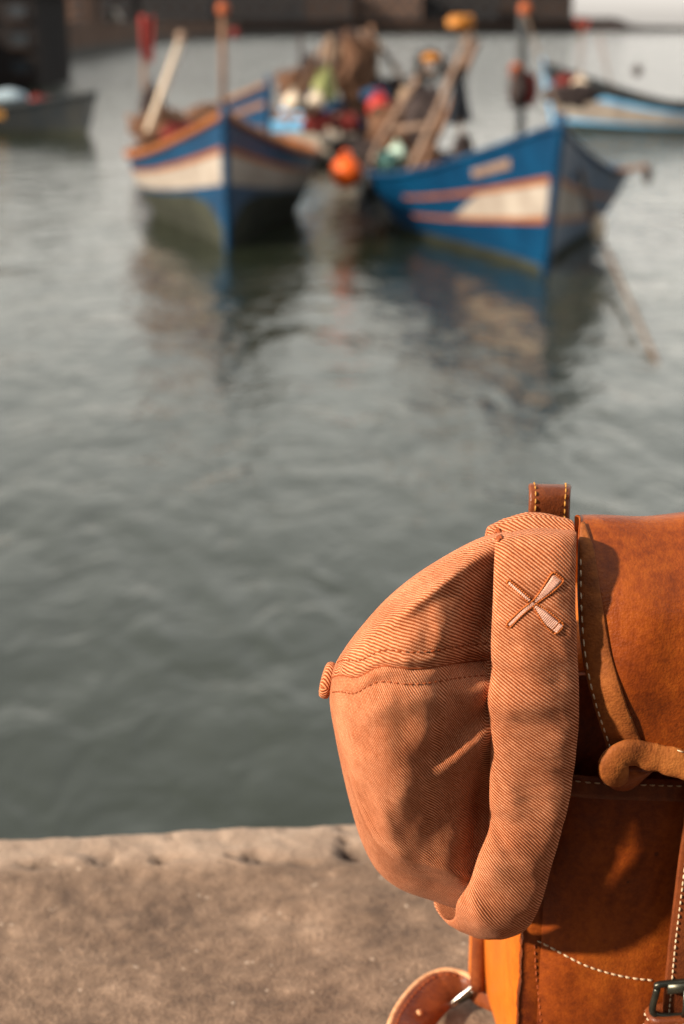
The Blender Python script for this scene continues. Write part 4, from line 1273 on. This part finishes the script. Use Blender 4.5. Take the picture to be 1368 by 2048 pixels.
# masts of the boats in the middle
for k, (a, b, r_, m_) in enumerate((((690, 300, 43), (694, 70, 43), .10, BROWN_WOOD), ((735, 240, 43), (724, 60, 43), .09, PALE_WOOD), ((625, 240, 42), (655, 80, 42), .07, BROWN_WOOD))):
    part_tube('mast', boatC, pp(a, b), r_, m_)
part_tube('boom', boatC2, pp((735, 60, 44), (800, 148, 44)), .09, NET_DARK)
part_tube('mast', boatC2, pp((770, 300, 44), (742, 50, 44)), .08, BROWN_WOOD)
for (a, b, r_, m_) in (((575, 250, 41), (640, 95, 42), .05, BROWN_WOOD), ((610, 230, 42), (600, 70, 42), .06, NET_DARK), ((655, 250, 42), (672, 64, 43), .07, NET_DARK), ((560, 200, 41), (690, 120, 43), .04, ROPE)):
    part_tube('spar', boatC, pp(a, b), r_, m_)
for (a, b, r_, m_) in (((700, 260, 43), (760, 90, 44), .06, PALE_WOOD), ((715, 240, 43), (690, 60, 43), .08, NET_DARK), ((800, 300, 42), (838, 120, 43), .05, BROWN_WOOD), ((870, 300, 40), (905, 80, 41), .05, NET_DARK), ((742, 60, 44), (850, 230, 42), .03, ROPE)):
    part_tube('spar', boatC2, pp(a, b), r_, m_)
heap('olive and tan net bundle hoisted on the middle mast', 735, 128, 43.5, (.26, .25, .50), NET_TAN, 31, .5)
heap('pinkish tan net bundle beside the hoisted dark nets', 665, 118, 43.8, (.30, .25, .45), NET_TAN, 32, .5)
heap('dark hoisted nets high on the middle masts', 690, 92, 44.2, (.55, .3, .36), NET_DARK, 33, .5)
heap('dark net bundle between the brown and the olive nets', 622, 140, 43.2, (.26, .3, .36), NET_DARK, 34, .5)
heap('tan sacks piled behind the lower gantry spar', 815, 195, 35.0, (.22, .25, .22), NET_TAN, 35, .3, 'sack')
heap('dark gear behind the taller gantry spar', 850, 235, 33.0, (.40, .4, .62), NET_DARK, 36, .4, 'gear')
heap('brown gear heap at the foot of the taller gantry spar', 850, 330, 31.0, (.40, .4, .35), NET_BROWN, 37, .4, 'gear')
heap('low dark fish boxes heap left of the gantry foot', 700, 300, 39.0, (.50, .4, .30), NET_DARK, 38, .3, 'gear')
# hanging dark cloth by the gantry
rt = root('hanging_cloth', P(915, 250, 29.0), label='dark cloth hanging beside the tall gantry spar', category='cloth')
U_, V_ = np.meshgrid(np.linspace(0, 1, 12), np.linspace(0, 1, 20), indexing='ij')
lx = np.interp(V_, [0, .3, .7, 1], [921, 908, 900, 893]); rx = np.interp(V_, [0, .3, .7, 1], [927, 930, 937, 946])
cl = P(lx + (rx - lx) * U_, 130 + 115 * V_ + 6 * np.sin(U_ * 4), 29.6 + .10 * np.sin(U_ * 10 + V_ * 2))
mb = MB(); mb.add(cl, gridf(12, 20)); mb.add(cl + np.array([0, .03, 0]), gridf(12, 20, flip=True)); mb.build('sheet', DARKCLOTH, rt)
MB().tube(pp((924, 70, 29.7), (925, 135, 29.7)), .03, 6).build('halyard', ROPE, rt)
MB().tube(pp((920, 240, 29.6), (925, 340, 29.2)), .035, 6).build('downhaul', ROPE, rt)
# poles standing on the bow-on boat
marker_pole('pale slanting boom with a round head on the bow on boat', (296, 262, 31.5), (362, 78, 33.0), .075, CREAM, None, (((363, 74, 33.0), .13, PALE_WOOD),))
marker_pole('upright pole with maroon flag at the stern of the bow on boat', (289, 280, 33.5), (288, 30, 33.5), .05, BROWN_WOOD, ((294, 78, 33.4), .34, .95, FLAG_RED, 1))
marker_pole('thin upright pole with orange float on top', (447, 262, 34.5), (446, 5, 34.5), .07, BROWN_WOOD, None, (((446, 18, 34.4), .15, RUST), ((470, 66, 34.4), .11, FLAG_RED)))
marker_pole('dark pole with orange float at the top of the foremast', (1050, 60, 27.4), (1051, 5, 27.4), .03, BROWN_WOOD, None, (((1050, 18, 27.4), .12, RUST),))
marker_pole('thin pole with maroon flag above the open boat', (1160, 160, 56.0), (1164, 38, 56.0), .035, BROWN_WOOD, ((1165, 50, 56.0), .55, .40, FLAG_RED, 2))
marker_pole('thin slanting pole at the right of the open boat', (1226, 190, 55.0), (1198, 70, 55.0), .03, BROWN_WOOD)

# ------------------------------------------------------------------ far shore
STONE = M('dark_harbour_stone', (0.0413, 0.0275, 0.0220), (0.0220, 0.0154, 0.0132), .25, 0.9)
STONE_BR = M('brown_harbour_stone', (0.1200, 0.0760, 0.0560), (0.0760, 0.0480, 0.0368), .2, 0.9)
STONE_WET = M('wet_weedy_stone', (0.0125, 0.0120, 0.0100), (0.0200, 0.0180, 0.0150), .5, 0.7)
WALL_A = M('dark_plaster', (0.0225, 0.0189, 0.0180), (0.0135, 0.0126, 0.0135), .15, 0.9)
WALL_B = M('brown_plaster', (0.1050, 0.0660, 0.0495), (0.0713, 0.0450, 0.0345), .15, 0.9)
LAND = M('dark_far_rock', (0.0330, 0.0252, 0.0240), (0.0210, 0.0180, 0.0180), .02, 0.95)


def hdist(py):   # distance of the water that the photo shows at row py
    return float(W(684, py, 0)[1])


def wall_run(name, pix, height, thick, mat, base_mat, label):
    """a quay wall along a waterline given in photo pixels, with a wet dark foot"""
    g = np.array([W(x, y, 0) for x, y in pix]); g = catmull(g, 60)
    t = np.gradient(g, axis=0); t /= np.linalg.norm(t, axis=1)[:, None]
    n = np.stack([-t[:, 1], t[:, 0], 0 * t[:, 0]], -1); n *= np.sign(n[30] @ (g[30] - CAM) * np.array(1.0))
    rt = root(name, g[30], label=label, category='quay wall')
    wb = height * .28
    def sec(lo, hi, o0, nm, mt):
        rows = [g + n * (o0 + .0) + [0, 0, lo], g + n * (o0 + .04 * (hi - lo)) + [0, 0, hi], g + n * thick + [0, 0, hi], g + n * thick + [0, 0, lo]]
        obj(nm, np.stack(rows, 1), gridf(60, 4, cv=True), mt, rt, smooth=False)
    sec(-1, wb, 0, 'wet_foot', base_mat); sec(wb, height, .25, 'stonework', mat)
    return rt


wall_run('quay_wall', [(-120, 190), (-20, 158), (70, 136), (180, 112), (270, 97), (340, 84), (480, 76)], 4.2, 14, STONE_BR, STONE_WET, 'brown stone quay wall curving away from the left edge')
wall_run('quay_wall', [(430, 76), (700, 70), (950, 69), (1170, 67.5)], 5.0, 30, STONE, STONE_WET, 'long dark harbour wall across the far side of the basin')


def building(label, x0, x1, ytop, dist, mat, z0=0.0, wins=3, storeys=2, roof=0.0, name='harbour_building'):
    a = P(x0, 60, dist); b = P(x1, 60, dist)
    top = P((x0 + x1) / 2, ytop, dist)[2]
    w_ = b[0] - a[0]; d_ = 12.0
    rt = root(name, ((a[0] + b[0]) / 2, dist, z0), label=label, category='building', group='buildings along the far quay')
    mb = MB(); mb.box((a[0], dist, z0), (b[0], dist + d_, top)); mb.build('wall', mat, rt, smooth=False)
    mb = MB(); mb.box((a[0] - .4, dist - .4, top), (b[0] + .4, dist + d_ + .4, top + .6)); mb.build('roof', STONE, rt, smooth=False)
    hst = (top - z0) / (storeys + .3)
    for i in range(wins):
        for k in range(storeys):
            cx = a[0] + w_ * (i + .5) / wins; cz = z0 + hst * (k + .65)
            ww, hh = min(1.2, w_ / wins * .25), hst * .22
            mb = MB(); mb.box((cx - ww, dist - .12, cz - hh), (cx + ww, dist + .05, cz + hh)); f_ = mb.build('window', GLASSY, rt, smooth=False)
            mb = MB(); mb.box((cx - ww - .2, dist - .3, cz - hh - .25), (cx + ww + .2, dist - .01, cz - hh - .02)); mb.build('sill', STONE, f_, smooth=False)
    return rt


building('tall dark shed at the left edge behind the low boat', -65, 71, -14, 100.0, WALL_A, 0.0, 2, 3)
building('brown stone house above the curving quay wall', 73, 177, -14, 200.0, WALL_B, 3.5, 3, 3)
building('dark brown warehouse right of the brown stone house', 169, 267, -14, 260.0, WALL_A, 3.5, 3, 3)
building('long dark warehouse behind the maroon flag pole', 261, 425, -14, 420.0, WALL_A, 4.0, 6, 2)
building('dark warehouse behind the orange topped pole', 419, 605, -14, 520.0, WALL_A, 4.0, 7, 2)
building('brown warehouse behind the middle masts', 599, 705, -14, 600.0, STONE, 4.0, 4, 2)
building('lighter brown warehouse left of the tall gantry', 697, 843, -14, 610.0, WALL_B, 4.0, 6, 2)
building('dark warehouse behind the top of the gantry', 837, 995, -14, 620.0, WALL_A, 4.0, 6, 2)
building('brown warehouse nearest the open sky', 989, 1143, -14, 640.0, STONE, 4.0, 6, 2)


def build_headland():
    xs = np.linspace(1120, 1420, 120)
    top = np.interp(xs, [1120, 1150, 1200, 1225, 1245, 1262, 1290, 1340, 1420], [28, 33, 37, 36, 41, 49, 52, 53, 53.5])
    top = top + 1.2 * fbm(np.stack([xs / 9, xs * 0, xs * 0], -1), 3, 8)
    D = 720.0
    a = P(xs, top, D); f = P(xs, np.full_like(xs, 66), D - 20); f[:, 2] = -2
    bk = a + np.array([0, 60, 0]); bk2 = bk.copy(); bk2[:, 2] = -2
    mid = (a + f) / 2 + np.array([0, -4, 1.0])
    obj('headland', np.stack([f, mid, a, bk, bk2], 1), gridf(120, 5), LAND, kind='structure', label='low dark rocky headland running out to sea')


build_headland()
# small white skiff hauled out on the curving quay
sk = P(230, 46, 215.0)
rt = root('skiff', (sk[0], sk[1], 4.2), label='small white upturned skiff on the curving quay wall', category='boat')
hs_ = Hull(5.0, 2.2, 1.3, 1.1, 1.1, keel=-.3)
uu = np.linspace(0, 1, 30); mb = MB()
for sd in (1, -1):
    q = hs_.at(uu[:, None], np.linspace(-1, 1, 8)[None], sd); q = np.stack([q[..., 1], q[..., 0], 1.3 - q[..., 2]], -1)
    mb.add(q * 1.0 + np.array([sk[0], sk[1], 4.2]), gridf(30, 8))
mb.build('hull', WHITE, rt)
MB().tube(np.array([[sk[0], sk[1] - 2.4, 5.85], [sk[0], sk[1] + 2.4, 5.85]]), .1, 6).build('keel', WHITE, rt)


# ------------------------------------------------------------------ unseen warehouse added behind the viewer to block sky fill
def build_fill_blocker():
    y0, zt = -3.6, 7.2  # added block, kept low enough for the sun to pass over
    rt = root('warehouse', (1.0, y0 - 4, Z_QUAY), label='added unseen stone warehouse behind the viewer that blocks sky fill', category='building')
    mb = MB(); mb.box((-14, y0 - 9, Z_QUAY), (16, y0, zt)); mb.build('wall', STONE_BR, rt, smooth=False)
    mb = MB(); mb.box((-14.3, y0 - 9.3, zt), (16.3, y0 + .3, zt + .3)); mb.build('roof', STONE, rt, smooth=False)
    for i in range(5):
        cx = -11 + 6 * i
        mb = MB(); mb.box((cx - .7, y0 - .05, 5.5), (cx + .7, y0 + .06, 6.7)); w_ = mb.build('window', GLASSY, rt, smooth=False)
        mb = MB(); mb.box((cx - .85, y0 + .01, 5.3), (cx + .85, y0 + .16, 5.48)); mb.build('sill', STONE, w_, smooth=False)
        mb = MB(); mb.box((cx + 1.9, y0 - .05, Z_QUAY), (cx + 4.1, y0 + .08, 5.7)); mb.build('door', BROWN_WOOD, rt, smooth=False)


build_fill_blocker()
